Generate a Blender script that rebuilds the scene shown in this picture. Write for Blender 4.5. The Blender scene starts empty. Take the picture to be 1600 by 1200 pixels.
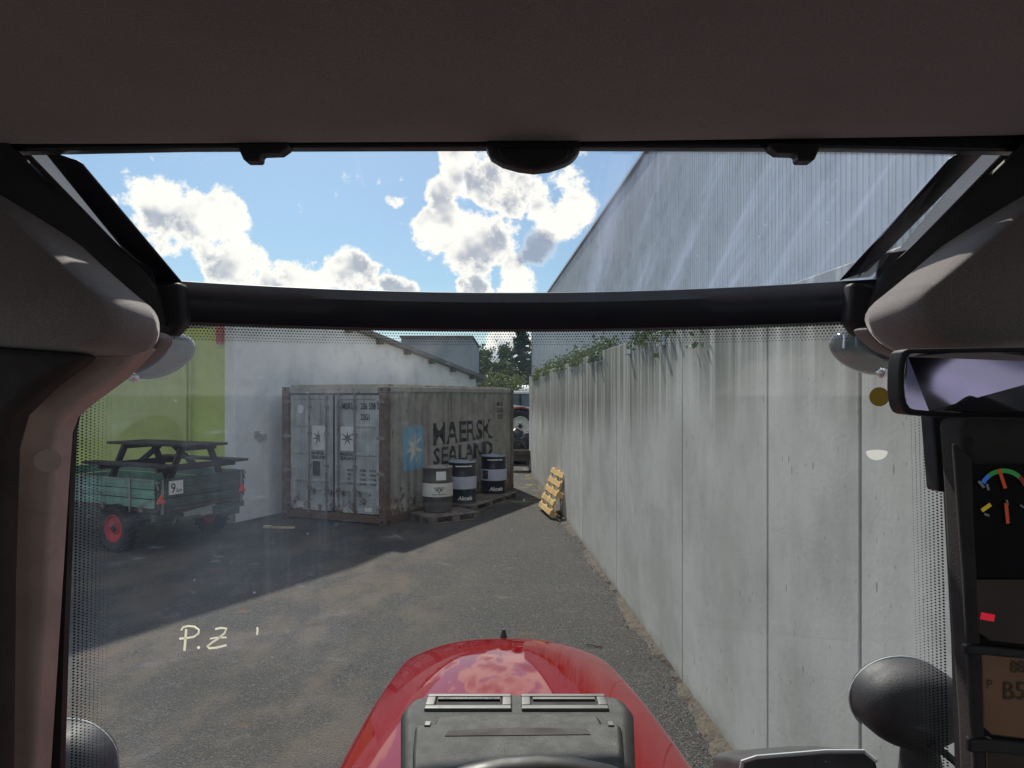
import bpy, bmesh, math, random
from mathutils import Vector, Matrix
random.seed(7)
S = bpy.context.scene
COL = S.collection
R = math.radians

# ------------------------------------------------------------------ camera, sky, sun, exposure
EYE = 2.42          # eye height in the cab
F = 1120.0          # focal length in pixels of a 1600 px wide frame
HZ = 618.0          # image row of the horizon
cam_d = bpy.data.cameras.new('camera')
cam = bpy.data.objects.new('camera', cam_d); COL.objects.link(cam)
cam.location = (0, 0, EYE); cam.rotation_euler = (R(90), 0, 0)
cam_d.sensor_width = 36; cam_d.lens = 36 * F / 1600
cam_d.shift_y = (HZ - 600) / 1600
cam_d.clip_start = 0.02; cam_d.clip_end = 30000
S.camera = cam
S.render.engine = 'CYCLES'
S.cycles.use_denoising = True
S.cycles.max_bounces = 6; S.cycles.transparent_max_bounces = 10
S.cycles.sample_clamp_indirect = 6
S.view_settings.view_transform = 'Standard'; S.view_settings.look = 'None'
S.view_settings.gamma = 1; S.view_settings.use_curve_mapping = False
S.view_settings.exposure = 0.90

SUN_AZ, SUN_EL = R(17), R(47)      # left of straight ahead, above the horizon
SKY_STRENGTH = 0.13
CLOUD_LIT, CLOUD_SHADE, SKY_TINT = (4.9, 4.75, 4.4), (2.0, 2.2, 2.55), (.30, .385, .43)
sd = Vector((-math.sin(SUN_AZ) * math.cos(SUN_EL), math.cos(SUN_AZ) * math.cos(SUN_EL), math.sin(SUN_EL)))
sl = bpy.data.lights.new('sun', 'SUN'); sun = bpy.data.objects.new('sun', sl); COL.objects.link(sun)
sl.energy = 2.9; sl.angle = R(1.4); sl.color = (1, 0.94, 0.84)
sun.rotation_euler = (-sd).to_track_quat('-Z', 'Y').to_euler(); sun.location = (-20, 60, 60)

class G:
    """small node graph helper"""
    def __init__(s, tree): s.t = tree; s.n = tree.nodes; s.l = tree.links
    def new(s, kind, **kw):
        n = s.n.new(kind)
        for k, v in kw.items(): setattr(n, k, v)
        return n
    def put(s, sock, v):
        if isinstance(v, bpy.types.NodeSocket): s.l.new(v, sock)
        elif v is not None:
            if hasattr(sock, 'default_value') and hasattr(sock.default_value, '__len__') and not hasattr(v, '__len__'):
                v = [v] * len(sock.default_value)
            if hasattr(sock.default_value, '__len__') and len(sock.default_value) == 4 and len(v) == 3: v = (*v, 1)
            sock.default_value = v
    def math(s, op, a, b=None, c=None, clamp=False):
        n = s.new('ShaderNodeMath', operation=op, use_clamp=clamp)
        for i, v in enumerate((a, b, c)): s.put(n.inputs[i], v)
        return n.outputs[0]
    def vmath(s, op, a, b=None):
        n = s.new('ShaderNodeVectorMath', operation=op); s.put(n.inputs[0], a); s.put(n.inputs[1], b)
        return n.outputs['Value'] if op in ('DOT_PRODUCT', 'LENGTH', 'DISTANCE') else n.outputs[0]
    def noise(s, vec, scale, detail=4, rough=.55, dist=0, out='Fac'):
        n = s.new('ShaderNodeTexNoise'); s.put(n.inputs['Vector'], vec); n.inputs['Scale'].default_value = scale
        n.inputs['Detail'].default_value = detail; n.inputs['Roughness'].default_value = rough; n.inputs['Distortion'].default_value = dist
        return n.outputs[out]
    def vor(s, vec, scale, out='Distance', feature='F1', rand=1):
        n = s.new('ShaderNodeTexVoronoi', feature=feature); s.put(n.inputs['Vector'], vec); n.inputs['Scale'].default_value = scale
        n.inputs['Randomness'].default_value = rand
        return n.outputs[out]
    def ramp(s, v, a, b, lo=0, hi=1, smooth=True):
        n = s.new('ShaderNodeMapRange', clamp=True); n.interpolation_type = 'SMOOTHSTEP' if smooth else 'LINEAR'
        for i, q in enumerate((v, a, b, lo, hi)): s.put(n.inputs[i], q)
        return n.outputs[0]
    def mix(s, f, a, b, blend='MIX'):
        n = s.new('ShaderNodeMix', data_type='RGBA', blend_type=blend)
        s.put(n.inputs[0], f); s.put(n.inputs[6], a); s.put(n.inputs[7], b)
        return n.outputs[2]
    def map(s, vec, scale=(1, 1, 1), loc=(0, 0, 0), rot=(0, 0, 0)):
        n = s.new('ShaderNodeMapping'); s.put(n.inputs[0], vec)
        n.inputs['Scale'].default_value = scale; n.inputs['Location'].default_value = loc; n.inputs['Rotation'].default_value = rot
        return n.outputs[0]
    def sep(s, vec):
        n = s.new('ShaderNodeSeparateXYZ'); s.put(n.inputs[0], vec); return n.outputs
    def coord(s, which='Object'): return s.new('ShaderNodeTexCoord').outputs[which]
    def bump(s, h, strength, dist=.01):
        n = s.new('ShaderNodeBump'); n.inputs['Strength'].default_value = strength; n.inputs['Distance'].default_value = dist
        s.put(n.inputs['Height'], h); return n.outputs[0]

# sky with cumulus clouds
W = bpy.data.worlds.new('World'); S.world = W; W.use_nodes = True
g = G(W.node_tree); g.n.clear()
sky = g.new('ShaderNodeTexSky', sky_type='NISHITA'); sky.sun_disc = False
sky.sun_elevation = SUN_EL; sky.sun_rotation = -SUN_AZ; sky.dust_density = 1.2; sky.air_density = 1.0; sky.ozone_density = 1.6
d = g.vmath('NORMALIZE', g.coord('Generated'))
def skydir(x, y): return Vector(((x - 800) / F, 1, (HZ - y) / F)).normalized()
# cloud groups: direction and angular radius (degrees)
blobs = [((248, 330), 3.4, 1), ((318, 352), 3.6, 1), ((250, 388), 2.0, .9), ((375, 405), 2.9, 1),
         ((470, 436), 3.2, 1), ((560, 437), 3.1, 1), ((425, 455), 2.4, 1), ((625, 456), 2.3, 1),
         ((685, 345), 3.3, 1), ((752, 378), 3.9, 1), ((808, 437), 2.9, 1), ((725, 262), 2.8, 1),
         ((790, 290), 3.4, 1), ((880, 325), 3.7, 1), ((745, 456), 1.9, 1),          ((605, 306), .9, .75), ((800, 548), 3.2, .9)]
field = None
warp = g.noise(d, 13, 2, .5, 0, 'Color')
dn = g.vmath('NORMALIZE', g.vmath('ADD', d, g.vmath('MULTIPLY', g.vmath('SUBTRACT', warp, (.5, .5, .5)), (.085, .085, .085))))
for (x, y), r, k in blobs:
    b = g.ramp(g.vmath('DOT_PRODUCT', dn, skydir(x, y)), math.cos(R(r)), math.cos(R(r * .25)), 0, k, False)
    field = b if field is None else g.math('MAXIMUM', field, b)
wide = g.math('MULTIPLY', g.ramp(g.noise(d, 2.6, 2, .5), .42, .56, 0, .9), g.ramp(g.sep(d)[1], .35, .15))   # loose cumulus all round
field = g.math('MAXIMUM', field, wide)
fine = g.noise(d, 19, 6, .66)
dens = g.math('ADD', g.math('MULTIPLY', field, .85), g.math('MULTIPLY', g.math('SUBTRACT', fine, .5), 2.5))
alpha = g.ramp(dens, .26, .56)
lump = g.noise(d, 11, 3, .6)
thick = g.math('MULTIPLY', g.ramp(dens, .50, .95), g.ramp(lump, .42, .58))
ccol = g.mix(thick, CLOUD_LIT, CLOUD_SHADE)
dark = g.ramp(g.math('ADD', g.vmath('DOT_PRODUCT', dn, skydir(852, 388)), g.math('MULTIPLY', g.math('SUBTRACT', fine, .5), .0016)), math.cos(R(2.1)), math.cos(R(1.0)))     # one small cloud in shade
ccol = g.mix(dark, ccol, (1.5, 1.75, 2.2)); alpha = g.math('MAXIMUM', alpha, g.math('MULTIPLY', dark, .9))
skyc = g.mix(1.0, sky.outputs[0], SKY_TINT, 'MULTIPLY')
full = g.mix(alpha, skyc, ccol)
W.cycles.sampling_method = 'MANUAL'; W.cycles.sample_map_resolution = 512
bg = g.new('ShaderNodeBackground'); g.put(bg.inputs[0], full); bg.inputs[1].default_value = SKY_STRENGTH
out = g.new('ShaderNodeOutputWorld'); g.l.new(bg.outputs[0], out.inputs[0])

# ------------------------------------------------------------------ materials
def newmat(name):
    m = bpy.data.materials.new(name); m.use_nodes = True
    gg = G(m.node_tree); b = gg.n['Principled BSDF']
    return m, gg, b
def M(name, col, rough=.6, metal=0, var=.18, scale=6, bump=0, bscale=60, col2=None, coat=0, spec=None, dirt=None, dirt_amt=.35, emit=None, stretch=None):
    m, gg, b = newmat(name)
    co = gg.coord(); cs = gg.map(co, stretch) if stretch else co
    a = tuple(c * (1 - var) for c in col); z = col2 or tuple(min(1, c * (1 + var)) for c in col)
    c = gg.mix(gg.ramp(gg.noise(cs, scale, 4, .6), .32, .68), a, z)
    if dirt: c = gg.mix(gg.math('MULTIPLY', gg.ramp(gg.noise(co, scale * .6 + 1.3, 4, .65), .48, .72), dirt_amt), c, dirt)
    gg.put(b.inputs['Base Color'], c)
    b.inputs['Metallic'].default_value = metal
    gg.put(b.inputs['Roughness'], gg.ramp(gg.noise(co, scale * 2.3, 4), .3, .7, max(.02, rough - .08), min(1, rough + .08)))
    if coat: b.inputs['Coat Weight'].default_value = coat; b.inputs['Coat Roughness'].default_value = .04
    if spec is not None: b.inputs['Specular IOR Level'].default_value = spec
    if bump: gg.put(b.inputs['Normal'], gg.bump(gg.noise(cs, bscale, 4, .6), bump, .01))
    if emit: b.inputs['Emission Color'].default_value = (*emit[:3], 1); b.inputs['Emission Strength'].default_value = emit[3]
    return m

def asphalt():
    m, gg, b = newmat('asphalt'); co = gg.coord()
    st = gg.vor(co, 72, 'Color'); st1 = gg.sep(st)[0]
    edge = gg.vor(co, 72)
    big = gg.vor(co, 38, 'Color')
    st1 = gg.math('MAXIMUM', st1, gg.math('MULTIPLY', gg.ramp(gg.sep(big)[1], .80, .95), .95))
    stones = gg.mix(gg.math('POWER', st1, 2.2), (.035, .035, .035), (.26, .25, .23))
    c = gg.mix(gg.ramp(edge, .25, .6), stones, (.02, .02, .02))
    grit = gg.noise(co, 150, 3, .7)
    c = gg.mix(.30, c, gg.mix(gg.ramp(grit, .35, .7), (.02, .02, .02), (.12, .114, .105)))
    worn = gg.ramp(gg.noise(co, .55, 4, .6), .42, .66)
    c = gg.mix(gg.math('MULTIPLY', worn, .35), c, (.075, .066, .055))
    left = gg.ramp(gg.sep(co)[0], .1, -1.6)
    dirt = gg.math('MULTIPLY', gg.math('MULTIPLY', gg.ramp(gg.noise(gg.map(co, (1, .55, 1)), 1.3, 5, .66), .42, .62), left), .85)
    c = gg.mix(dirt, c, gg.mix(gg.ramp(grit, .3, .7), (.040, .033, .026), (.20, .160, .118)))
    rust = gg.math('MULTIPLY', gg.ramp(gg.noise(gg.map(co, (1, 1, 1), (3.3, 1.7, 0)), .8, 4, .6), .64, .72), .55)
    c = gg.mix(rust, c, (.20, .085, .04))
    pale = gg.math('MULTIPLY', gg.ramp(gg.noise(gg.map(co, (1, 1, 1), (9.1, 4.7, 0)), 1.7, 4, .7), .60, .72), .35)
    c = gg.mix(pale, c, (.19, .178, .15))
    near = gg.ramp(gg.sep(co)[1], 14.5, 17.5)                  # moss and litter at the far foot of the wall
    moss = gg.math('MULTIPLY', gg.math('MULTIPLY', near, gg.ramp(gg.noise(co, 1.5, 5, .6), .48, .62)), .75)
    c = gg.mix(moss, c, (.20, .17, .05))
    gg.put(b.inputs['Base Color'], c); b.inputs['Roughness'].default_value = .88
    h = gg.math('ADD', gg.math('MULTIPLY', gg.math('SUBTRACT', .6, edge), .9), gg.math('MULTIPLY', grit, .5))
    gg.put(b.inputs['Normal'], gg.bump(h, 1.0, .02))
    return m
def concrete():
    m, gg, b = newmat('board_marked_concrete'); co = gg.coord()
    x, y, z = gg.sep(co)
    base = gg.mix(gg.ramp(gg.noise(co, 1.1, 4, .62), .35, .66), (.385, .39, .378), (.49, .497, .485))
    base = gg.mix(1.0, base, gg.ramp(gg.new('ShaderNodeObjectInfo').outputs['Random'], 0, 1, .86, 1.06, False), 'MULTIPLY')
    mott = gg.ramp(gg.noise(gg.map(co, (1, 1, .6)), 6, 4, .68), .47, .72)
    base = gg.mix(gg.math('MULTIPLY', mott, .22), base, (.25, .25, .23))
    # run-off streaks below the top edge, more of them at the far end where the creeper grows
    s1 = gg.noise(gg.map(co, (1, 7.5, .10)), 1.0, 5, .7)
    s2 = gg.noise(gg.map(co, (1, 1.1, .05), (4, 2, 0)), 1.0, 3, .55)
    reach = gg.math('ADD', gg.ramp(y, 2.5, 14, .35, 1.25), gg.math('MULTIPLY', gg.math('SUBTRACT', s2, .5), 1.6))
    topm = gg.ramp(gg.math('ADD', z, gg.math('MULTIPLY', reach, .9)), 2.55, 3.45)
    base = gg.mix(gg.math('MULTIPLY', topm, gg.ramp(y, 3, 12, .15, .5)), base, (.29, .285, .245))
    streak = gg.math('MULTIPLY', gg.ramp(s1, .37, .55), topm)
    base = gg.mix(gg.math('MULTIPLY', streak, .92), base, (.085, .082, .068))
    brd = gg.noise(gg.map(co, (1, 3.2, .015)), 1.0, 2, .5)
    base = gg.mix(gg.math('MULTIPLY', gg.ramp(brd, .48, .62), .14), base, (.30, .29, .25))
    # pits and drips
    p = gg.vor(gg.map(co, (1, 9, 3.2)), 1.3, 'Distance')
    pc = gg.sep(gg.vor(gg.map(co, (1, 9, 3.2)), 1.3, 'Color'))[0]
    pit = gg.math('MULTIPLY', gg.ramp(p, .13, .06), gg.ramp(pc, .45, .6))
    base = gg.mix(gg.math('MULTIPLY', pit, .45), base, (.10, .10, .10))
    p2 = gg.ramp(gg.vor(gg.map(co, (1, 1, .6)), 17), .13, .05)
    base = gg.mix(gg.math('MULTIPLY', p2, .45), base, (.14, .14, .13))
    foot = gg.math('MULTIPLY', gg.ramp(gg.math('ADD', z, gg.math('MULTIPLY', gg.noise(co, 5, 4), .18)), .24, .08), .6)
    base = gg.mix(foot, base, (.17, .145, .10))
    gg.put(b.inputs['Base Color'], base); b.inputs['Roughness'].default_value = .82
    h = gg.math('SUBTRACT', gg.noise(co, 26, 3, .65), gg.math('MULTIPLY', pit, .8))
    gg.put(b.inputs['Normal'], gg.bump(h, .13, .01))
    return m
def rusty_paint(name, col, rust_amt=.5, edge_h=None, rust=(.13, .075, .045)):
    m, gg, b = newmat(name); co = gg.coord(); x, y, z = gg.sep(co)
    c = gg.mix(gg.ramp(gg.noise(co, 2.3, 5, .6), .35, .65), tuple(k * .8 for k in col), tuple(k * 1.12 for k in col))
    st = gg.noise(gg.map(co, (6, 6, .35)), 1.2, 4, .68)
    c = gg.mix(gg.math('MULTIPLY', gg.ramp(st, .5, .72), .55), c, (.13, .115, .10))
    r1 = gg.noise(co, 7, 5, .7); 
    low = gg.ramp(z, .9, .0, 0, .16)
    rm = gg.math('MULTIPLY', gg.ramp(gg.math('ADD', r1, low), .66 - rust_amt * .2, .74 - rust_amt * .15), .9)
    c = gg.mix(rm, c, gg.mix(gg.noise(co, 30, 4), tuple(k * .6 for k in rust), tuple(k * 1.5 for k in rust)))
    gg.put(b.inputs['Base Color'], c); b.inputs['Roughness'].default_value = .62
    gg.put(b.inputs['Normal'], gg.bump(r1, .2, .01))
    return m
def glass_dirt_haze(name, base_d, left_haze, streaks=False, tint=(.93, .95, .95)):
    m = bpy.data.materials.new(name); m.use_nodes = True; gg = G(m.node_tree); gg.n.clear()
    co = gg.coord(); x, y, z = gg.sep(co)
    n1 = gg.ramp(gg.noise(co, 3.2, 4, .62), .3, .75, .25, 1)
    dirt = gg.math('MULTIPLY', n1, gg.ramp(x, .05, -.6, base_d, left_haze))  # dirt film plus painted glare haze, denser towards the left
    spots = gg.math('MULTIPLY', gg.ramp(gg.vor(co, 38), .10, .04), gg.ramp(gg.sep(gg.vor(co, 38, 'Color'))[0], .72, .8))
    smear = gg.ramp(gg.noise(gg.map(co, (1, 1, 3.2), (0, 0, 0), (0, .5, 0)), 16, 4, .72), .58, .80, 0, .13)
    drip = gg.ramp(gg.noise(gg.map(co, (30, 30, 2.2)), 1, 4, .6), .55, .8, 0, .05)
    dirt = gg.math('ADD', dirt, gg.math('MULTIPLY', gg.math('ADD', smear, drip), gg.ramp(x, .3, -.5, .25, 1.1)))
    dirt = gg.math('ADD', dirt, gg.math('MULTIPLY', spots, .22))
    if streaks:
        k = gg.noise(gg.map(co, (26, 1.4, 1.4), (0, 0, 0), (0, 0, .02)), 1.0, 5, .62)
        dirt = gg.math('ADD', dirt, gg.math('MULTIPLY', gg.ramp(k, .44, .74, 0, .30), gg.ramp(x, .02, .2)))
        dirt = gg.math('ADD', dirt, gg.ramp(x, .05, .5, 0, .22))
    tr = gg.new('ShaderNodeBsdfTransparent'); tr.inputs[0].default_value = (*tint, 1)
    tl = gg.new('ShaderNodeBsdfTranslucent'); tl.inputs[0].default_value = (.50, .62, .86, 1)  # bluish, so the sky flare is painted into the dirt
    df = gg.new('ShaderNodeBsdfDiffuse'); df.inputs[0].default_value = (.5, .52, .58, 1)
    dm = gg.new('ShaderNodeMixShader'); dm.inputs[0].default_value = .4; gg.l.new(tl.outputs[0], dm.inputs[1]); gg.l.new(df.outputs[0], dm.inputs[2])
    mx = gg.new('ShaderNodeMixShader'); gg.put(mx.inputs[0], dirt); gg.l.new(tr.outputs[0], mx.inputs[1]); gg.l.new(dm.outputs[0], mx.inputs[2])
    gl = gg.new('ShaderNodeBsdfGlossy'); gl.inputs['Roughness'].default_value = .02
    m2 = gg.new('ShaderNodeMixShader'); m2.inputs[0].default_value = .05; gg.l.new(mx.outputs[0], m2.inputs[1]); gg.l.new(gl.outputs[0], m2.inputs[2])
    o = gg.new('ShaderNodeOutputMaterial'); gg.l.new(m2.outputs[0], o.inputs[0])
    return m
def frit():
    """printed dots that shrink away from the glass edge; uv in dot pitches, v = 0 at the edge"""
    m = bpy.data.materials.new('printed_dots'); m.use_nodes = True; gg = G(m.node_tree); gg.n.clear()
    uv = gg.coord('UV'); u, v, _ = gg.sep(uv)
    row = gg.math('FLOOR', v)
    uu = gg.math('ADD', u, gg.math('MULTIPLY', row, .5))
    fu = gg.math('SUBTRACT', gg.math('FRACT', uu), .5); fv = gg.math('SUBTRACT', gg.math('FRACT', v), .5)
    dist = gg.math('SQRT', gg.math('ADD', gg.math('MULTIPLY', fu, fu), gg.math('MULTIPLY', fv, fv)))
    rad = gg.ramp(row, 0, 9, .29, .07, False)
    on = gg.math('LESS_THAN', dist, rad)
    tr = gg.new('ShaderNodeBsdfTransparent'); df = gg.new('ShaderNodeBsdfDiffuse'); df.inputs[0].default_value = (.02, .02, .02, 1)
    mx = gg.new('ShaderNodeMixShader'); gg.put(mx.inputs[0], on); gg.l.new(tr.outputs[0], mx.inputs[1]); gg.l.new(df.outputs[0], mx.inputs[2])
    o = gg.new('ShaderNodeOutputMaterial'); gg.l.new(mx.outputs[0], o.inputs[0])
    return m
def fabric(name, col):
    m, gg, b = newmat(name); co = gg.coord()
    n = gg.noise(co, 560, 3, .7); w = gg.noise(co, 9, 5, .6)
    c = gg.mix(gg.ramp(n, .3, .7), tuple(k * .74 for k in col), tuple(k * 1.22 for k in col))
    c = gg.mix(gg.math('MULTIPLY', gg.ramp(w, .4, .7), .25), c, tuple(k * .6 for k in col))
    gg.put(b.inputs['Base Color'], c); b.inputs['Roughness'].default_value = .95
    b.inputs['Sheen Weight'].default_value = .35; b.inputs['Sheen Roughness'].default_value = .5
    gg.put(b.inputs['Normal'], gg.bump(gg.math('ADD', n, gg.math('MULTIPLY', w, .4)), .25, .002))
    return m
def clear_lens():
    m, gg, b = newmat('clear_lens')
    b.inputs['Base Color'].default_value = (.20, .21, .24, 1); b.inputs['Roughness'].default_value = .10
    b.inputs['Transmission Weight'].default_value = .55; b.inputs['IOR'].default_value = 1.25
    return m
def leaf(name, col, tr=.4):
    m, gg, b = newmat(name); co = gg.coord()
    c = gg.mix(gg.noise(co, 3, 4, .6), tuple(k * .55 for k in col), tuple(k * 1.5 for k in col))
    gg.put(b.inputs['Base Color'], c); b.inputs['Roughness'].default_value = .6
    tl = gg.new('ShaderNodeBsdfTranslucent'); gg.put(tl.inputs[0], c)
    mx = gg.new('ShaderNodeMixShader'); mx.inputs[0].default_value = tr
    gg.l.new(b.outputs[0], mx.inputs[1]); gg.l.new(tl.outputs[0], mx.inputs[2]); gg.l.new(mx.outputs[0], gg.n['Material Output'].inputs[0])
    return m

mt = dict(
    asphalt=asphalt(), concrete=concrete(),
    facade=M('zinc_sheet', (.29, .315, .35), .5, .35, .14, 2.2, stretch=(8, 8, .3), dirt=(.17, .175, .19), dirt_amt=.7),
    white_render=M('white_render', (.86, .91, .97), .9, 0, .06, 1.4, .15, 50, dirt=(.50, .52, .55), dirt_amt=.4),
    green_render=M('lime_render', (.62, .76, .19), .9, 0, .06, 1.2, .1, 60, dirt=(.46, .54, .2), dirt_amt=.4),
    green_panel=M('olive_panel_paint', (.56, .67, .24), .7, 0, .08, 1.6),
    red=M('red_plastic', (.5, .03, .03), .5), roof=M('grey_roof_sheet', (.16, .165, .175), .7, .1, .2, 2), wood_dark=M('weathered_beam', (.07, .055, .045), .8, 0, .3, 5, stretch=(1, 1, 1)),
    grey_bld=M('blue_grey_cladding', (.20, .235, .28), .7, 0, .12, .8),
    cont_side=rusty_paint('container_grey_side', (.35, .345, .32), .30), cont_door=rusty_paint('container_grey_door', (.47, .51, .54), .12),
    cont_rust=rusty_paint('container_rusty_frame', (.17, .15, .13), 1.0), cont_roof=rusty_paint('container_roof', (.42, .38, .30), .35),
    rod=rusty_paint('galvanised_rod', (.27, .27, .26), .55), gasket=M('black_gasket', (.02, .02, .022), .8),
    sign_white=M('white_decal', (.72, .74, .78), .6, 0, .06, 4, dirt=(.4, .41, .43), dirt_amt=.45), sign_blue=M('faded_blue_decal', (.20, .42, .58), .6, 0, .12, 4, dirt=(.38, .46, .50), dirt_amt=.6),
    star_pale=M('pale_star_decal', (.60, .60, .55), .6, 0, .1, 5), star_grey=M('grey_star_print', (.20, .21, .23), .6),
    ink=M('worn_black_print', (.035, .036, .04), .7, 0, .3, 9, dirt=(.15, .155, .15), dirt_amt=.75),
    drum_dark=M('navy_black_drum', (.012, .013, .026), .35, .1, .2, 5), drum_grey=M('brown_grey_drum', (.085, .08, .075), .5, .1, .2, 3, dirt=(.13, .11, .09)),
    drum_white=M('white_drum_band', (.66, .66, .62), .45, 0, .06, 4), drum_lilac=M('lilac_white_drum_band', (.50, .54, .70), .45, 0, .05, 4), drum_lid=M('pale_blue_drum_lid', (.42, .50, .62), .4, .2, .12, 5), drum_lid2=M('dusty_drum_lid', (.34, .32, .29), .6, .1, .2, 6),
    print_white=M('white_print', (.78, .78, .8), .5, 0, .03), print_red=M('red_print', (.5, .06, .05), .5, 0, .05), print_black=M('black_print', (.03, .03, .035), .5, 0, .05), print_blue=M('dark_blue_print', (.02, .025, .06), .5, 0, .05),
    pallet_old=M('weathered_pallet_wood', (.17, .14, .115), .85, 0, .35, 5, .3, 40, stretch=(1, 1, 1), dirt=(.09, .075, .065)), pallet_new=M('fresh_yellow_pallet_wood', (.62, .42, .17), .7, 0, .18, 6, .2, 40),
    tr_green=M('faded_green_trailer_paint', (.17, .33, .285), .65, 0, .22, 2.5, dirt=(.15, .145, .12), dirt_amt=.75), tr_dark=M('dark_green_trailer_board', (.06, .10, .085), .65, 0, .3, 3, dirt=(.09, .08, .065), dirt_amt=.6), tr_steel=M('grey_steel_strip', (.33, .35, .35), .5, .6, .2, 6), tr_wood=M('worn_trailer_wood', (.10, .085, .07), .85, 0, .3, 4),
    tyre=M('tyre_rubber', (.025, .025, .026), .85, 0, .3, 8, .3, 50, dirt=(.08, .07, .06)), rim_red=M('red_wheel_rim', (.40, .03, .033), .6, 0, .2, 6, dirt=(.13, .06, .05), dirt_amt=.7), rim_white=M('pale_wheel_rim', (.6, .6, .58), .5, 0, .1, 5),
    table_wood=M('dark_stained_table_wood', (.038, .03, .032), .7, 0, .35, 7, .2, 40), reflector=M('red_reflector', (.75, .06, .04), .25, 0, .1, 20, coat=.6),
    barrow=M('dirty_barrow_steel', (.16, .15, .135), .6, .2, .3, 5, dirt=(.07, .05, .035)), black=M('black_plastic', (.012, .012, .014), .5, 0, .2, 8), foil=M('black_silage_foil', (.012, .012, .016), .22, 0, .2, 4, .5, 7),
    far_white=M('white_vehicle_paint', (.72, .74, .76), .4, 0, .05, 3), far_red=M('dark_red_tractor_paint', (.25, .02, .02), .35, 0, .15, 3, coat=.5), far_glass=M('dark_cab_glass', (.10, .14, .17), .08, 0, .2, 2),
    bark=M('bark', (.06, .045, .035), .9, 0, .3, 9, .5, 30), leaf_dark=leaf('conifer_needles', (.028, .05, .030)), leaf_mid=leaf('mid_green_leaves', (.045, .065, .026)), leaf_light=leaf('yellow_green_leaves', (.085, .11, .028)), ivy=leaf('ivy_leaves', (.065, .09, .026)),
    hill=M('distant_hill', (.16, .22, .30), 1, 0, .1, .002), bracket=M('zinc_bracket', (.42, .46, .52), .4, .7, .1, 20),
    # cab
    liner=fabric('grey_brown_headliner', (.225, .175, .178)), pod=fabric('light_grey_brown_lining', (.235, .20, .195)),
    cab_black=M('cab_black_plastic', (.014, .014, .018), .55, 0, .25, 12, .1, 300), beam=M('satin_black_beam', (.012, .014, .022), .38, 0, .2, 6, .05, 200), trim=M('taupe_pillar_trim', (.55, .42, .37), .75, 0, .12, 14, .25, 500), trim_dark=M('dark_taupe_trim', (.035, .029, .027), .8, 0, .15, 12, .2, 400),
    pale_trim=M('pale_grey_trim', (.42, .44, .46), .6, 0, .1, 5), fill_sheet=leaf('milky_fill_sheet', (.62, .64, .66), .55), gap_haze=leaf('gap_haze_strip', (.34, .36, .39), .75), seal=M('rubber_seal', (.01, .01, .012), .65), brown_strip=M('brown_seal_strip', (.022, .014, .014), .6),
    dash=M('charcoal_dash_plastic', (.024, .024, .0225), .55, 0, .12, 20, .35, 700), dash2=M('charcoal_dash_panel', (.019, .019, .018), .55, 0, .12, 20, .3, 700), vent=M('satin_silver_vent', (.15, .148, .14), .5, .3, .06, 20),
    wheel_rim=M('black_steering_wheel', (.012, .012, .014), .5, 0, .2, 20),
    hood=M('red_bonnet_paint', (.20, .001, .003), .5, 0, .04, 2.5, coat=1.0, spec=.0, dirt=(.19, .004, .006), dirt_amt=.3), hood_side=M('red_bonnet_side_paint', (.20, .002, .006), .35, 0, .05, 3, coat=.9), grille=M('grey_side_grille', (.09, .085, .085), .6),
    lamp_black=M('matt_lamp_housing', (.028, .028, .03), .6, 0, .25, 9, .15, 260, dirt=(.07, .068, .065), dirt_amt=.4), lens=clear_lens(), chrome=M('chrome', (.75, .76, .78), .12, 1, .03), mirror=M('mirror_silver', (.82, .83, .88), .03, 1, .01, 2),
    glass=glass_dirt_haze('dirty_hazy_windscreen_glass', .012, .090), hatch_glass=glass_dirt_haze('streaked_roof_glass', .02, .02, True), frit=frit(), chalk=leaf('chalk_writing', (.80, .78, .62), .7), olive=leaf('olive_sticker', (.10, .072, .012), .5), pale_reflection=leaf('painted_pale_reflection', (.8, .8, .76), .7),
    gauge_face=M('gauge_black', (.005, .005, .008), .4, 0, .1, 10, spec=.12), lcd=M('amber_display', (.26, .125, .065), .35, 0, .12, 9), lcd_and_reflection=M('brown_display_and_reflection', (.040, .022, .017), .4, 0, .15, 9), lcd_ink=M('display_characters', (.07, .04, .022), .5, 0, .05),
    needle=M('orange_needle', (.5, .07, .02), .5, emit=(1, .13, .03, .06)), g_green=M('green_gauge_mark', (.03, .28, .05), .5, emit=(.05, .4, .08, .08)), g_blue=M('blue_gauge_mark', (.03, .12, .5), .5, emit=(.05, .2, .7, .12)), g_yellow=M('yellow_gauge_mark', (.5, .38, .02), .5, emit=(.6, .45, .03, .12)), g_white=M('white_gauge_mark', (.4, .4, .42), .5), g_red=M('red_warning_light', (.6, .01, .03), .5, emit=(1, .02, .06, .18)),
    seat=fabric('violet_blue_seat', (.16, .15, .26)), stick=M('pale_timber', (.5, .43, .27), .8), concrete_plain=M('plain_concrete', (.35, .35, .33), .85),
)

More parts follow.
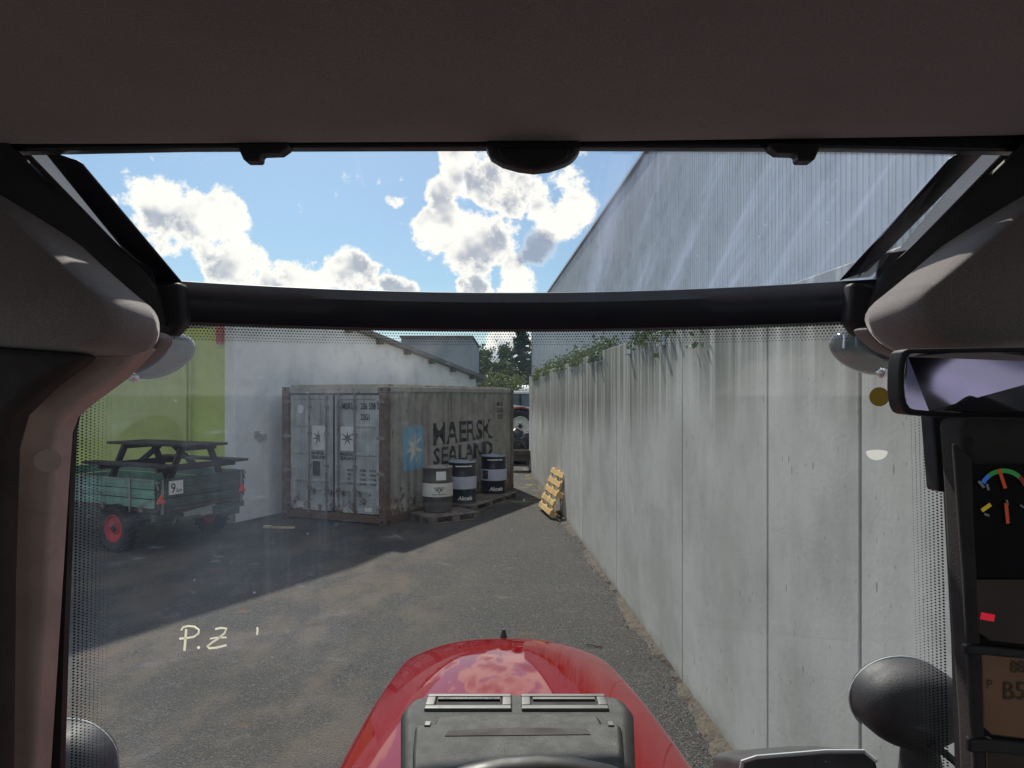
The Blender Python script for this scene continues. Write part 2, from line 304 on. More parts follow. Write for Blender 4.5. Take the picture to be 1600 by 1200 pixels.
# ------------------------------------------------------------------ mesh helpers
def bm_new(): return bmesh.new()
def box(bm, c, s, rot=None):
    m = Matrix.Translation(c)
    if rot is not None: m = m @ rot.to_4x4()
    bmesh.ops.create_cube(bm, size=1, matrix=m @ Matrix.Diagonal((*s, 1)))
def rot_between(a, b):
    return (Vector(b) - Vector(a)).to_track_quat('Z', 'Y').to_matrix()
def bar(bm, a, b, w, h=None):
    a = Vector(a); b = Vector(b)
    box(bm, (a + b) / 2, (w, h or w, (b - a).length), rot_between(a, b))
def cyl(bm, a, b, r, r2=None, n=12, caps=True):
    a = Vector(a); b = Vector(b)
    bmesh.ops.create_cone(bm, cap_ends=caps, segments=n, radius1=r, radius2=r if r2 is None else r2, depth=(b - a).length,
                          matrix=Matrix.Translation((a + b) / 2) @ rot_between(a, b).to_4x4())
def tube(bm, pts, r, n=8):
    pts = [Vector(p) for p in pts]; rings = []
    for i, p in enumerate(pts):
        t = (pts[min(i + 1, len(pts) - 1)] - pts[max(i - 1, 0)]).normalized()
        q = t.to_track_quat('Z', 'Y').to_matrix()
        rr = r[i] if hasattr(r, '__len__') else r
        rings.append([bm.verts.new(p + q @ Vector((math.cos(2 * math.pi * k / n) * rr, math.sin(2 * math.pi * k / n) * rr, 0))) for k in range(n)])
    for a, b in zip(rings, rings[1:]):
        for k in range(n): bm.faces.new((a[k], a[(k + 1) % n], b[(k + 1) % n], b[k]))
    bm.faces.new(rings[0][::-1]); bm.faces.new(rings[-1])
def lathe(bm, prof, n=28, mat=None, caps=True):
    rings = []
    for r, z in prof:
        rings.append([bm.verts.new((mat or Matrix()) @ Vector((math.cos(2 * math.pi * k / n) * r, math.sin(2 * math.pi * k / n) * r, z))) for k in range(n)])
    for a, b in zip(rings, rings[1:]):
        for k in range(n): bm.faces.new((a[k], a[(k + 1) % n], b[(k + 1) % n], b[k]))
    if caps and prof[0][0] > 1e-5: bm.faces.new(rings[0][::-1])
    if caps and prof[-1][0] > 1e-5: bm.faces.new(rings[-1])
def prism(bm, pts, vec):
    """closed solid: polygon of 3D points pushed along vec"""
    a = [bm.verts.new(p) for p in pts]; b = [bm.verts.new(Vector(p) + Vector(vec)) for p in pts]; n = len(a)
    bm.faces.new(a); bm.faces.new(b[::-1])
    for i in range(n): bm.faces.new((a[i], b[i], b[(i + 1) % n], a[(i + 1) % n]))
def loft(bm, rings, closed=True, caps=True):
    vs = [[bm.verts.new(p) for p in r] for r in rings]
    n = len(vs[0])
    for a, b in zip(vs, vs[1:]):
        for k in range(n if closed else n - 1): bm.faces.new((a[k], a[(k + 1) % n], b[(k + 1) % n], b[k]))
    if caps and closed: bm.faces.new(vs[0][::-1]); bm.faces.new(vs[-1])
    return vs
def obj(name, bm, mat, parent=None, bevel=0, seg=2, smooth=False, label=None, loc=None, rotz=None, recalc=True):
    if isinstance(bm, bpy.types.Mesh): me = bm
    else:
        if recalc: bmesh.ops.recalc_face_normals(bm, faces=bm.faces)
        me = bpy.data.meshes.new(name); bm.to_mesh(me); bm.free()
        me.materials.append(mt[mat] if isinstance(mat, str) else mat)
        if smooth:
            for p in me.polygons: p.use_smooth = True
    o = bpy.data.objects.new(name, me); COL.objects.link(o)
    if parent: o.parent = parent
    if bevel:
        b = o.modifiers.new('bevel', 'BEVEL'); b.width = bevel; b.segments = seg; b.limit_method = 'ANGLE'; b.angle_limit = R(35)
        if smooth is False and seg > 1:
            for p in me.polygons: p.use_smooth = True
            wn = o.modifiers.new('wn', 'WEIGHTED_NORMAL'); wn.keep_sharp = False
    if smooth == 'auto':
        me.set_sharp_from_angle(angle=R(38))
    if label: o['label'] = label
    if loc is not None: o.location = loc
    if rotz is not None: o.rotation_euler = (0, 0, rotz)
    return o
def thing(name, label, cat, loc=(0, 0, 0), rotz=0, group=None):
    o = bpy.data.objects.new(name, None); COL.objects.link(o); o.location = loc; o.rotation_euler = (0, 0, rotz)
    o.empty_display_size = .2
    o['label'] = label; o['category'] = cat
    if group: o['group'] = group
    return o
def tag(o, label, cat, group=None):
    o['label'] = label; o['category'] = cat
    if group: o['group'] = group
    return o
def struct(o): o['kind'] = 'structure'; return o
def P(x, y, Y):
    """point at distance Y ahead that was measured at (x, y) in the photograph"""
    return Vector(((x - 800) / F * Y, Y, EYE + (HZ - y) / F * Y))
def text_bm(s, size, bold=0.0, width=1.0, shear=0):
    """flat lettering as a bmesh in the local xy plane, origin at the lower left, height = size"""
    cu = bpy.data.curves.new('t', 'FONT'); cu.body = s; cu.size = 1; cu.offset = bold; cu.shear = shear; cu.resolution_u = 3
    o = bpy.data.objects.new('t', cu); COL.objects.link(o)
    dg = bpy.context.evaluated_depsgraph_get(); me = bpy.data.meshes.new_from_object(o.evaluated_get(dg))
    bm = bm_new(); bm.from_mesh(me)
    bpy.data.objects.remove(o); bpy.data.curves.remove(cu); bpy.data.meshes.remove(me)
    xs = [v.co.x for v in bm.verts]; ys = [v.co.y for v in bm.verts]
    k = size / .72
    x0 = min(xs)
    for v in bm.verts: v.co = Vector(((v.co.x - x0) * k * width, v.co.y * k, 0))
    return bm
def star_pts(cx, cy, r1, r2, n=7):
    return [(cx + math.sin(math.pi * i / n) * (r1 if i % 2 == 0 else r2), cy + math.cos(math.pi * i / n) * (r1 if i % 2 == 0 else r2)) for i in range(2 * n)]

# ------------------------------------------------------------------ setting: ground, hills
bm = bm_new()
v = [bm.verts.new(p) for p in ((-9000, -9000, 0), (9000, -9000, 0), (9000, 12000, 0), (-9000, 12000, 0))]; bm.faces.new(v)
struct(obj('ground', bm, 'asphalt'))
bm = bm_new()
pts = []
for i in range(60):
    x = -5600 + i * 160
    h = 40 + 900 * math.exp(-((x + 2550) / 620) ** 2) + 260 * math.exp(-((x - 2900) / 1100) ** 2) + 60 * math.sin(x * .011) * math.exp(-((x + 2550) / 900) ** 2) + 40 * math.sin(x * .023)
    pts.append((x, h))
loft(bm, [[(x, 5900, -5), (x * 1.02, 6600, h), (x * 1.05, 7600, -5)] for x, h in pts], True, True)
struct(obj('hills', bm, 'hill'))

# ------------------------------------------------------------------ right: concrete wall, brackets, creeper, metal hall
WS = -0.0495
WALL_A = math.atan2(-WS, 1)                 # the wall leans a little to the left as it recedes
wall = thing('concrete_wall', 'long tall board-marked concrete retaining wall along the right side of the yard', 'wall', (1.715, 0, 0), WALL_A)
WT = 3.03
joints = [-3.0, -.6, 1.1, 2.35, 3.21, 4.23, 5.98, 8.79, 11.6, 14.4, 17.2, 20.0, 23.4]
for a, b in zip(joints, joints[1:]):
    bm = bm_new(); zt = WT + random.uniform(-.006, .006)
    box(bm, (.13, (a + b) / 2, zt / 2), (.26, b - a - .016, zt))
    obj('panel', bm, 'concrete', wall, .006, 1)
for y in joints[1:-1]:
    bm = bm_new(); box(bm, (.13, y, WT / 2 - .01), (.21, .02, WT - .03)); obj('joint_filler', bm, 'gasket', wall)
for i, y in enumerate((6.55, 8.0, 9.9, 10.6, 12.9, 14.9, 17.4)):
    bm = bm_new()
    box(bm, (-.006, y, WT - .075), (.010, .085, .16)); box(bm, (.05, y, WT + .012), (.12, .085, .010)); box(bm, (-.035, y, WT - .15), (.06, .085, .010))
    for k in (-.02, .02): cyl(bm, (-.012, y + k, WT - .05), (-.022, y + k, WT - .05), .012, n=6)
    obj('bracket', bm, 'bracket', wall)

hall = thing('metal_hall', 'tall hall clad in vertical ribbed grey metal sheets rising behind the concrete wall', 'building', (2.32, 0, 0), WALL_A)
HH = 5.74
def ribs(bm, y0, y1, z0, z1, pitch=.066, depth=.002):
    n = max(1, round((y1 - y0) / pitch)); p = (y1 - y0) / n; prof = []
    for i in range(n):
        a = y0 + i * p
        prof += [(a, 0), (a + p * .55, 0), (a + p * .65, -depth), (a + p * .9, -depth)]
    prof.append((y1, 0))
    lo = [bm.verts.new((x, y, z0)) for y, x in prof]; hi = [bm.verts.new((x, y, z1)) for y, x in prof]
    for i in range(len(prof) - 1): bm.faces.new((lo[i], lo[i + 1], hi[i + 1], hi[i]))
for i in range(33):
    y0 = -3 + i * 1.0
    bm = bm_new(); y1 = min(y0 + 1.0, 29.9); ribs(bm, y0, y1 - .004, 0, HH)
    obj('metal_sheet', bm, 'facade', hall)
bm = bm_new(); box(bm, (4.03, 13.45, HH / 2), (8.0, 32.9, HH - .02)); obj('wall_body', bm, 'grey_bld', hall)
bm = bm_new(); box(bm, (.0, 13.45, HH + .012), (.10, 32.94, .05)); obj('eaves_trim', bm, 'bracket', hall)
bm = bm_new(); box(bm, (.02, 29.93, HH / 2), (.10, .06, HH)); obj('corner_trim', bm, 'facade', hall)
bm = bm_new(); prism(bm, [(.05, -3, HH + .04), (8.05, -3, HH + .04), (8.05, -3, HH + .5), (4.05, -3, HH + .35)], (0, 32.9, 0)); obj('roof', bm, 'roof', hall)

def leaf_quad(bm, p, s, rnd=random):
    n = Vector((rnd.gauss(0, 1), rnd.gauss(0, 1), rnd.gauss(0, 1) + .3)).normalized()
    t = n.orthogonal().normalized(); t.rotate(Matrix.Rotation(rnd.uniform(0, 6.3), 3, n)); b = n.cross(t)
    s1 = s * rnd.uniform(.7, 1.3)
    vs = [bm.verts.new(p + t * s1 * a + b * s1 * c + n * s1 * e) for a, c, e in ((-.6, 0, 0), (-.1, -.42, .08), (.65, 0, -.05), (-.1, .42, .08))]
    bm.faces.new(vs)
ivy_spots = [(6.3, 1.3, 'creeper trailing over the wall top nearest the windscreen bar, right of the last bracket', -.12, 16), (7.4, .9, 'thick clump of creeper between the two nearest brackets on the wall', 0, 75), (10.2, .9, 'middle creeper clump on the concrete wall top beside the paired brackets', 0, 130),
             (12.3, 1.1, 'creeper clump along the wall top past the middle brackets', 0, 130), (14.6, 1.2, 'low spreading creeper on the farther wall top before the hall corner', 0, 130), (17.6, 1.4, 'creeper clump near the far end of the wall top', 0, 170), (20.6, 1.6, 'farthest creeper spilling over the end corner of the concrete wall', -.05, 200)]
for y, ln, lab, hang, n in ivy_spots:
    t = thing('ivy_plant', lab, 'creeper', (1.715 + WS * y, y, WT), WALL_A, 'creepers on the wall top')
    bm = bm_new()
    for k in range(int(n * 2.8)):
        yy = random.gauss(0, ln * .38); x = random.uniform(-.03, .28); z = abs(random.gauss(0, .09)) + .02
        if random.random() < (.25 if hang == 0 else .6): x = random.uniform(-.045, -.012); z = -random.random() ** 1.5 * (.12 - hang)
        leaf_quad(bm, Vector((x, yy, z)), .048)
    obj('foliage', bm, 'ivy', t)
    bm = bm_new()
    tube(bm, [(random.uniform(.02, .2), -ln * .6 + ln * 1.2 * i / 7, .02 + .05 * random.random()) for i in range(8)], .008, 5)
    for q_ in range(4): tube(bm, [(random.uniform(.0, .2), -ln * .5 + ln * random.random() * i / 5, .03 + .09 * random.random()) for i in range(6)], .005, 5)
    tube(bm, [(.1, .1, .02), (-.03, .14, .04), (-.05, .16, -.08)], .006, 5)
    obj('stem', bm, 'bark', t)

# dirt and grit washed up along the foot of the wall
bm = bm_new(); rnd = random.Random(3); A = []; B = []
for i in range(170):
    y = 1.5 + i * .13; x0 = 1.715 + WS * y
    A.append(bm.verts.new((x0 - .002, y, .035 + .02 * rnd.random()))); B.append(bm.verts.new((x0 - .05 - .06 * rnd.random() - .04 * math.sin(i * .3), y, -.004)))
for i in range(169): bm.faces.new((A[i], A[i + 1], B[i + 1], B[i]))
for k in range(1500):
    y = rnd.uniform(2, 22); x0 = 1.715 + WS * y - abs(rnd.gauss(0, .16)); leaf_quad(bm, Vector((x0, y, .012 + .02 * rnd.random())), rnd.choice((.008, .011, .016)), rnd)
o = obj('wall_foot_grit', bm, M('dirt_and_dry_litter', (.075, .062, .047), .95, 0, .35, 30, .6, 60)); o['kind'] = 'stuff'; o['label'] = 'brown dirt and dry litter along the foot of the concrete wall'; o['category'] = 'dirt'

# ------------------------------------------------------------------ left: white and lime building with roof and unseen canopy
AX = math.atan2(-.3935, .919)
bld = thing('white_building', 'low white rendered building with lime green recessed wall and shallow gabled roof', 'building', (-5.26, 13.6, 0), AX)
def rz(t): return 4.46 - .147 * abs(t - 1.2)
bm = bm_new()
prism(bm, [(0, .0, 0), (0, 10.4, 0), (0, 10.4, rz(10.4) - .11), (0, 1.2, rz(1.2) - .11), (0, 0, rz(0) - .11)], (-.26, 0, 0))
obj('gable_wall', bm, 'white_render', bld, .01, 1)
bm = bm_new(); box(bm, (-.13, -.012, .13), (.30, .02, .26)); obj('plinth', bm, 'concrete_plain', bld)
bm = bm_new(); box(bm, (-5.2, 1.9, 1.98), (9.8, .2, 3.96)); obj('recessed_wall', bm, 'green_render', bld)
bm = bm_new(); box(bm, (-5.2, 1.795, .22), (9.8, .02, .44)); obj('recessed_wall_plinth', bm, 'concrete_plain', bld)
dr = obj('darker_green_panel', (lambda b: (box(b, (-5.1, 1.76, 1.98), (3.9, .05, 3.0)), b)[1])(bm_new()), 'green_panel', bld, .008, 1)  # slightly darker green slab set on the recessed wall
bm = bm_new(); box(bm, (-5.1, 1.75, 3.53), (4.4, .06, .09)); obj('green_panel_strip', bm, 'green_render', dr)
bm = bm_new(); box(bm, (-3.02, 1.74, 1.95), (.03, .06, 2.95)); obj('green_panel_edge', bm, 'green_panel', dr)
bm = bm_new(); box(bm, (-2.12, 1.74, 3.78), (.16, .10, .42)); obj('alarm_box', bm, 'red', bld)
# roof: sheeting, verge board, purlins
def roofslab(bm, y0, y1, x0, x1, th=.10):
    ys = [y0] + ([1.2] if y0 < 1.2 < y1 else []) + [y1]
    for a, b in zip(ys, ys[1:]):
        vs = [(x0, a, rz(a)), (x0, b, rz(b)), (x0, b, rz(b) - th), (x0, a, rz(a) - th)]
        prism(bm, vs, (x1 - x0, 0, 0))
bm = bm_new(); roofslab(bm, 2.6, 10.9, -9.5, .16); obj('roof', bm, 'roof', bld)
bm = bm_new(); roofslab(bm, -5.8, 2.59, -9.5, 1.5); obj('shadow_canopy', bm, 'fill_sheet', bld)  # unseen canopy shaped to shade the yard, made translucent to lift the fill
for y in [3.5, 4.8, 6.1, 7.4, 8.7, 10.0]:
    bm = bm_new(); box(bm, (.06, y, rz(y) - .165), (.15, .16, .12)); obj('purlin', bm, 'wood_dark', bld)
bm = bm_new(); box(bm, (-.2, 10.75, rz(10.75) - .16), (.7, .09, .10)); obj('gutter', bm, 'roof', bld)
for x, y in ((1.3, -5.6), (-9.0, -5.6)):
    bm = bm_new(); box(bm, (x, y, (rz(y) - .1) / 2), (.16, .16, rz(y) - .1)); obj('post', bm, 'wood_dark', bld)
bm = bm_new(); box(bm, (.03, .55, 1.66), (.05, .09, .12)); box(bm, (.035, .72, 1.61), (.06, .14, .09)); cyl(bm, (.05, .62, 1.50), (.05, .62, 1.60), .02); obj('wall_socket', bm, 'pale_trim', bld)

bm = bm_new()
far = thing('flat_roofed_building', 'blue-grey flat-roofed building showing above the white building roof', 'building', (-3.9, 41, 0), 0)
box(bm, (0, 0, 2.7), (3.65, 8, 5.4)); obj('wall', bm, 'grey_bld', far)
bm = bm_new(); box(bm, (0, 0, 5.46), (3.8, 8.2, .10)); obj('roof_edge', bm, 'roof', far)

# ------------------------------------------------------------------ container
ct = thing('shipping_container', 'weathered grey twenty-foot shipping container with rusty frame and blue star emblem', 'container', (-2.34, 13.3, 0), AX)
CW, CL, CH = 2.44, 6.06, 2.59
def corr_breaks(y0, y1, n):
    p = (y1 - y0) / n; out = []
    for i in range(n):
        a = y0 + i * p; out += [(a, 0), (a + p * .27, 0), (a + p * .5, -.036), (a + p * .77, -.036)]
    return out + [(y1, 0)]
cb = corr_breaks(.16, CL - .16, 20)
def corr_d(y):
    if y <= cb[0][0] or y >= cb[-1][0]: return 0
    for (a, da), (b, db) in zip(cb, cb[1:]):
        if a <= y <= b: return da + (db - da) * (y - a) / max(1e-9, b - a)
def corr_panel(bm, x, sgn):
    lo = [bm.verts.new((x + sgn * dd, y, .16)) for y, dd in cb]; hi = [bm.verts.new((x + sgn * dd, y, CH - .10)) for y, dd in cb]
    for i in range(len(cb) - 1): bm.faces.new((lo[i], lo[i + 1], hi[i + 1], hi[i]))
SX = -.03
for x, sg in ((SX, 1), (-CW - SX, -1)):
    bm = bm_new(); corr_panel(bm, x, sg); obj('side_panel', bm, 'cont_side', ct)
for x in (-.0, -CW):
    s = -1 if x == 0 else 1
    bm = bm_new(); box(bm, (x + s * .04, CL / 2, .08), (.08, CL - .36, .16)); obj('bottom_rail', bm, 'cont_rust', ct, .006, 1)
    bm = bm_new(); box(bm, (x + s * .04, CL / 2, CH - .05), (.08, CL - .36, .10)); obj('top_rail', bm, 'cont_side', ct, .006, 1)
    for y, nm in ((.08, 'cont_rust'), (CL - .08, 'cont_rust')):
        bm = bm_new(); box(bm, (x + s * .08, y, CH / 2), (.16, .16, CH - .24)); obj('corner_post', bm, nm, ct, .01, 1)
        for z in (.06, CH - .06):
            bm = bm_new(); cx = x + s * .089; cy = y + (.009 if y < 1 else -.009)
            box(bm, (cx, cy, z), (.182, .182, .118)); o = obj('corner_casting', bm, 'cont_rust', ct, .012, 1)
            bm = bm_new(); box(bm, (x - s * .002 + s * .0, cy, z), (.012, .10, .05)); box(bm, (cx, y - .083 if y < 1 else y + .083, z), (.05, .014, .05)); obj('casting_hole', bm, 'gasket', o)
bm = bm_new()
for i in range(22):
    y = .18 + i * (CL - .36) / 22; box(bm, (-CW / 2, y + .13, CH + .018 - (.010 if i % 2 else 0)), (CW - .17, (CL - .36) / 22 - .004, .05))
obj('roof_panel', bm, 'cont_roof', ct)
for z, h in ((CH - .07, .12), (.09, .14)):
    bm = bm_new(); box(bm, (-CW / 2, .07, z), (CW - .37, .12, h)); obj('door_header' if z > 1 else 'door_sill', bm, 'cont_rust' if z < 1 else 'cont_side', ct, .008, 1)
bm = bm_new(); box(bm, (-CW / 2, CL - .06, CH / 2), (CW - .33, .05, CH - .26)); obj('end_wall', bm, 'cont_side', ct)
bm = bm_new(); box(bm, (-CW / 2, .075, CH / 2), (.035, .03, CH - .32)); obj('door_gasket', bm, 'gasket', ct)
bm = bm_new(); box(bm, (-CW / 2, CL / 2, .14), (CW - .2, CL - .3, .06)); obj('floor', bm, 'cont_rust', ct)
def front(bm, ox, oz, y):          # lay xy lettering on the door face
    for v in bm.verts: v.co = Vector((v.co.x + ox, y, v.co.y + oz))
def rrect(bm, x0, x1, z0, z1, r, f):
    pts = []
    for cx, cz, a0 in ((x1 - r, z1 - r, 0), (x0 + r, z1 - r, 90), (x0 + r, z0 + r, 180), (x1 - r, z0 + r, 270)):
        for k in range(5): a = R(a0 + k * 22.5); pts.append(f(cx + r * math.cos(a), cz + r * math.sin(a)))
    bm.faces.new([bm.verts.new(p) for p in pts])
rodx = []
for side in (0, 1):
    x0 = -CW + .17 if side == 0 else -CW / 2 + .02; x1 = -CW / 2 - .02 if side == 0 else -.17
    w = x1 - x0; cx = (x0 + x1) / 2
    bm = bm_new(); box(bm, (cx, .085, CH / 2 + .01), (w, .03, CH - .34))
    dr = obj('door', bm, 'cont_door', ct)
    bm = bm_new()                                   # stiles and ribs stand proud of the recessed sheets
    for xx in (x0 + .045, x1 - .045): box(bm, (xx, .062, CH / 2 + .01), (.09, .018, CH - .35))
    for z in (.22, .76, 1.30, 1.84, CH - .20): box(bm, (cx, .063, z), (w - .182, .016, .055 if .3 < z < 2.3 else .09))
    obj('door_frame', bm, 'cont_door', dr, .01, 1)
    for xx in ((x0 + .47 * w, x0 + .87 * w) if side == 0 else (x0 + .10 * w, x0 + .465 * w)):
        bm = bm_new(); cyl(bm, (xx, .022, .10), (xx, .022, CH - .04), .017, n=8); rd = obj('locking_rod', bm, 'rod', dr, smooth='auto')
        bm = bm_new()
        for z in (.14, .62, 1.06, 1.68, 2.2, CH - .07): box(bm, (xx, .030, z), (.075, .030, .05))
        obj('rod_bracket', bm, 'rod', rd)
        bm = bm_new(); hx = .30 if xx < cx else .26
        bar(bm, (xx - .02, .004, .60), (xx + hx, .004, .585), .03, .012); box(bm, (xx + .12, .012, .56), (.04, .04, .10))
        obj('door_handle', bm, 'rod', rd)
    hxx = x0 - .05 if side == 0 else x1 + .05
    for z in (.30, .95, 1.62, 2.3):
        bm = bm_new(); box(bm, (hxx, .012, z), (.17, .04, .055)); cyl(bm, (hxx, -.012, z - .05), (hxx, -.012, z + .05), .02, n=8); obj('hinge', bm, 'rod', dr)
    # emblem panel with star and the name under it
    ex = x0 + (.67 if side == 0 else .29) * w + .015; 
    bm = bm_new(); rrect(bm, ex - .175, ex + .145, 1.36, 1.83, .03, lambda a, b: (a, .0535, b)); pn = obj('emblem_panel', bm, 'sign_white', dr)
    bm = bm_new(); bm.faces.new([bm.verts.new((a, .052, b)) for a, b in star_pts(ex - .015, 1.60, .16, .05)])
    bm2 = None; obj('star', bm, 'star_grey', pn)
    if side == 0:
        bm = bm_new(); box(bm, (ex + .07, .0510, 1.56), (.09, .001, .30)); obj('worn_patch', bm, 'sign_white', pn)
    for k, s in enumerate(('MAERSK', 'SEALAND')):
        bm = text_bm(s, .062, .02, 1.0); wd = max(v.co.x for v in bm.verts); front(bm, ex - .015 - wd / 2 * (.34 / wd), 1.255 - k * .085 + .02, .0520)
        for v in bm.verts: v.co.x = ex - .185 + (v.co.x - min(q.co.x for q in bm.verts)) if False else v.co.x
        obj('lettering', bm, 'ink', pn)
def dlabel(s, x, z, h, bold=.01, width=.8):
    bm = text_bm(s, h, bold, width); front(bm, x, z, .052); return obj('lettering', bm, 'ink', ct)
dlabel('MSKU', -1.02, 2.16, .125, .012, .62); dlabel('206 508 0', -.60, 2.16, .125, .012, .60); dlabel('22G1', -.60, 1.96, .115, .012, .62)
for k, (a, b, c) in enumerate((('MAX.GROSS', '30 480 KG', '67 200 LBS'), ('TARE', '2 220 KG', '4 890 LBS'), ('NET', '28 260 KG', '62 310 LBS'), ('CU.CAP.', '33.2 CU.M', '1 172 CU.FT'))):
    for s, x in ((a, -.90), (b, -.62), (c, -.40)):
        dlabel(s, x, .98 - k * .085, .045, .02, .55)
bm = bm_new(); rrect(bm, -CW + .36, -CW + .50, 2.06, 2.24, .065, lambda a, b: (a, .052, b)); obj('round_decal', bm, 'sign_white', ct)
bm = bm_new(); rrect(bm, -CW + .72, -CW + .89, .86, 1.14, .01, lambda a, b: (a, .052, b)); obj('data_plate', bm, 'grille', ct)
bm = bm_new(); rrect(bm, -CW + .34, -CW + .50, .22, .34, .01, lambda a, b: (a, .046, b)); obj('small_decal', bm, 'sign_white', ct)
bm = bm_new(); rrect(bm, -.50, -.34, .22, .30, .01, lambda a, b: (a, .046, b)); obj('small_decal', bm, 'sign_white', ct)
# painted marks on the corrugated long side follow the corrugation
def drape(bm, y0, z0, off=.003):
    """xy shape (x along the container, y up) -> onto the right side sheet"""
    bmesh.ops.triangulate(bm, faces=bm.faces[:])
    for v in bm.verts: v.co = Vector((0, v.co.x + y0, v.co.y + z0))
    for yb, _ in cb:
        bmesh.ops.bisect_plane(bm, geom=bm.verts[:] + bm.edges[:] + bm.faces[:], plane_co=(0, yb, 0), plane_no=(0, 1, 0), dist=1e-5)
    for v in bm.verts: v.co.x = SX + corr_d(v.co.y) + off
    return bm
def side_text(s, y0, z0, h, length, bold=.03):
    bm = text_bm(s, h, bold); w = max(v.co.x for v in bm.verts)
    for v in bm.verts: v.co.x *= length / w
    return obj('lettering', drape(bm, y0, z0, .004), 'ink', ct, recalc=False)
bm = bm_new(); rrect(bm, 0, .80, 0, .88, .09, lambda a, b: (a, b, 0)); obj('emblem_panel', drape(bm, .68, .93), 'sign_blue', ct, recalc=False)
bm = bm_new(); bm.faces.new([bm.verts.new((a, b, 0)) for a, b in star_pts(0, 0, .37, .11)]); obj('star', drape(bm, 1.08, 1.37, .006), 'star_pale', ct, recalc=False)
side_text('MAERSK', 1.85, 1.38, .47, 2.95, .02); side_text('SEALAND', 1.85, .95, .37, 2.95, .02)
side_text('MSKU', 5.05, 2.16, .10, .35); side_text('206 508 0', 5.05, 2.0, .10, .45); side_text('22G1', 5.1, 1.84, .10, .28)

# ------------------------------------------------------------------ pallets and drums
def pallet(name, label, L, Wd, mat, loc, rotz, group, nblk=3, nslat=5):
    t = thing(name, label, 'pallet', loc, rotz, group)
    for i in range(nslat):
        w = (.145 if i % 2 == 0 else .10) if mat == 'pallet_old' else .105; y = .0725 + i * (Wd - .145) / (nslat - 1)
        bm = bm_new(); box(bm, (L / 2, y, .133), (L + random.uniform(-.01, .01), w, .022)); obj('deck_board', bm, mat, t, .003, 1)
    for i in range(nblk):
        x = .0725 + i * (L - .145) / (nblk - 1)
        bm = bm_new(); box(bm, (x, Wd / 2, .111), (.145, Wd, .021)); obj('stringer_board', bm, mat, t, .003, 1)
        for y in (.05, Wd / 2, Wd - .05):
            bm = bm_new(); box(bm, (x, y, .061), (.143, .098, .078)); obj('block', bm, mat, t, .004, 1)
    for y in (.05, Wd / 2, Wd - .05):
        bm = bm_new(); box(bm, (L / 2, y, .011), (L, .10, .021)); obj('bottom_board', bm, mat, t, .003, 1)
    return t
pallet('wooden_pallet', 'weathered flat wooden pallet under the grey drum with the white band', 1.12, .8, 'pallet_old', (-1.51, 13.38, 0), math.atan2(.6, .8), 'pallets in the yard')
c0 = Vector((-2.34, 13.3, 0)); cy = Vector((.3935, .919, 0)); cx_ = Vector((.919, -.3935, 0))
pallet('wooden_pallet', 'long weathered wooden pallet under the two black drums beside the container', 2.3, .72, 'pallet_old', c0 + cy * 4.35 + cx_ * .84 - cy * 2.3, math.atan2(.919, .3935), 'pallets in the yard', 4)
# leaning pallet: built flat, then tipped up against the wall
lp = pallet('wooden_pallet', 'fresh yellow wooden pallet leaning against the concrete wall', 1.22, .90, 'pallet_new', (0, 0, 0), 0, 'pallets in the yard')
# local: x along the wall, y up the slope, z (deck) facing the yard
ex = Vector((-.14, 1, 0)).normalized(); up = Vector((.36, .05, 1)); up = (up - ex * up.dot(ex)).normalized(); nz = ex.cross(up)
if nz.x > 0: nz = -nz
mtx = Matrix((ex, up, nz)).transposed()
if mtx.determinant() < 0:
    ex = -ex; mtx = Matrix((ex, up, nz)).transposed(); org = Vector((.55, 15.2, .01))
else: org = Vector((.72, 13.95, .01))
org = org - nz * .144 + Vector((0, 0, .055))
lp.matrix_world = Matrix.Translation(org) @ mtx.to_4x4()
def wrap_text(s, h, bold, rad, a0, z, shear=0, width=1):
    bm = text_bm(s, h, bold, width, shear); w = max(v.co.x for v in bm.verts)
    n = 10
    bmesh.ops.triangulate(bm, faces=bm.faces[:])
    for i in range(1, n): bmesh.ops.bisect_plane(bm, geom=bm.verts[:] + bm.edges[:] + bm.faces[:], plane_co=(w * i / n, 0, 0), plane_no=(1, 0, 0), dist=1e-6)
    for v in bm.verts:
        a = a0 + (v.co.x - w / 2) / rad; v.co = Vector((math.cos(a) * rad, math.sin(a) * rad, z + v.co.y))
    return bm
def wrap_quad(w, h, rad, a0, z, n=8):
    bm = bm_new(); lo = []; hi = []
    for i in range(n + 1):
        a = a0 + (i / n - .5) * w / rad; lo.append(bm.verts.new((math.cos(a) * rad, math.sin(a) * rad, z))); hi.append(bm.verts.new((math.cos(a) * rad, math.sin(a) * rad, z + h)))
    for i in range(n): bm.faces.new((lo[i], lo[i + 1], hi[i + 1], hi[i]))
    return bm
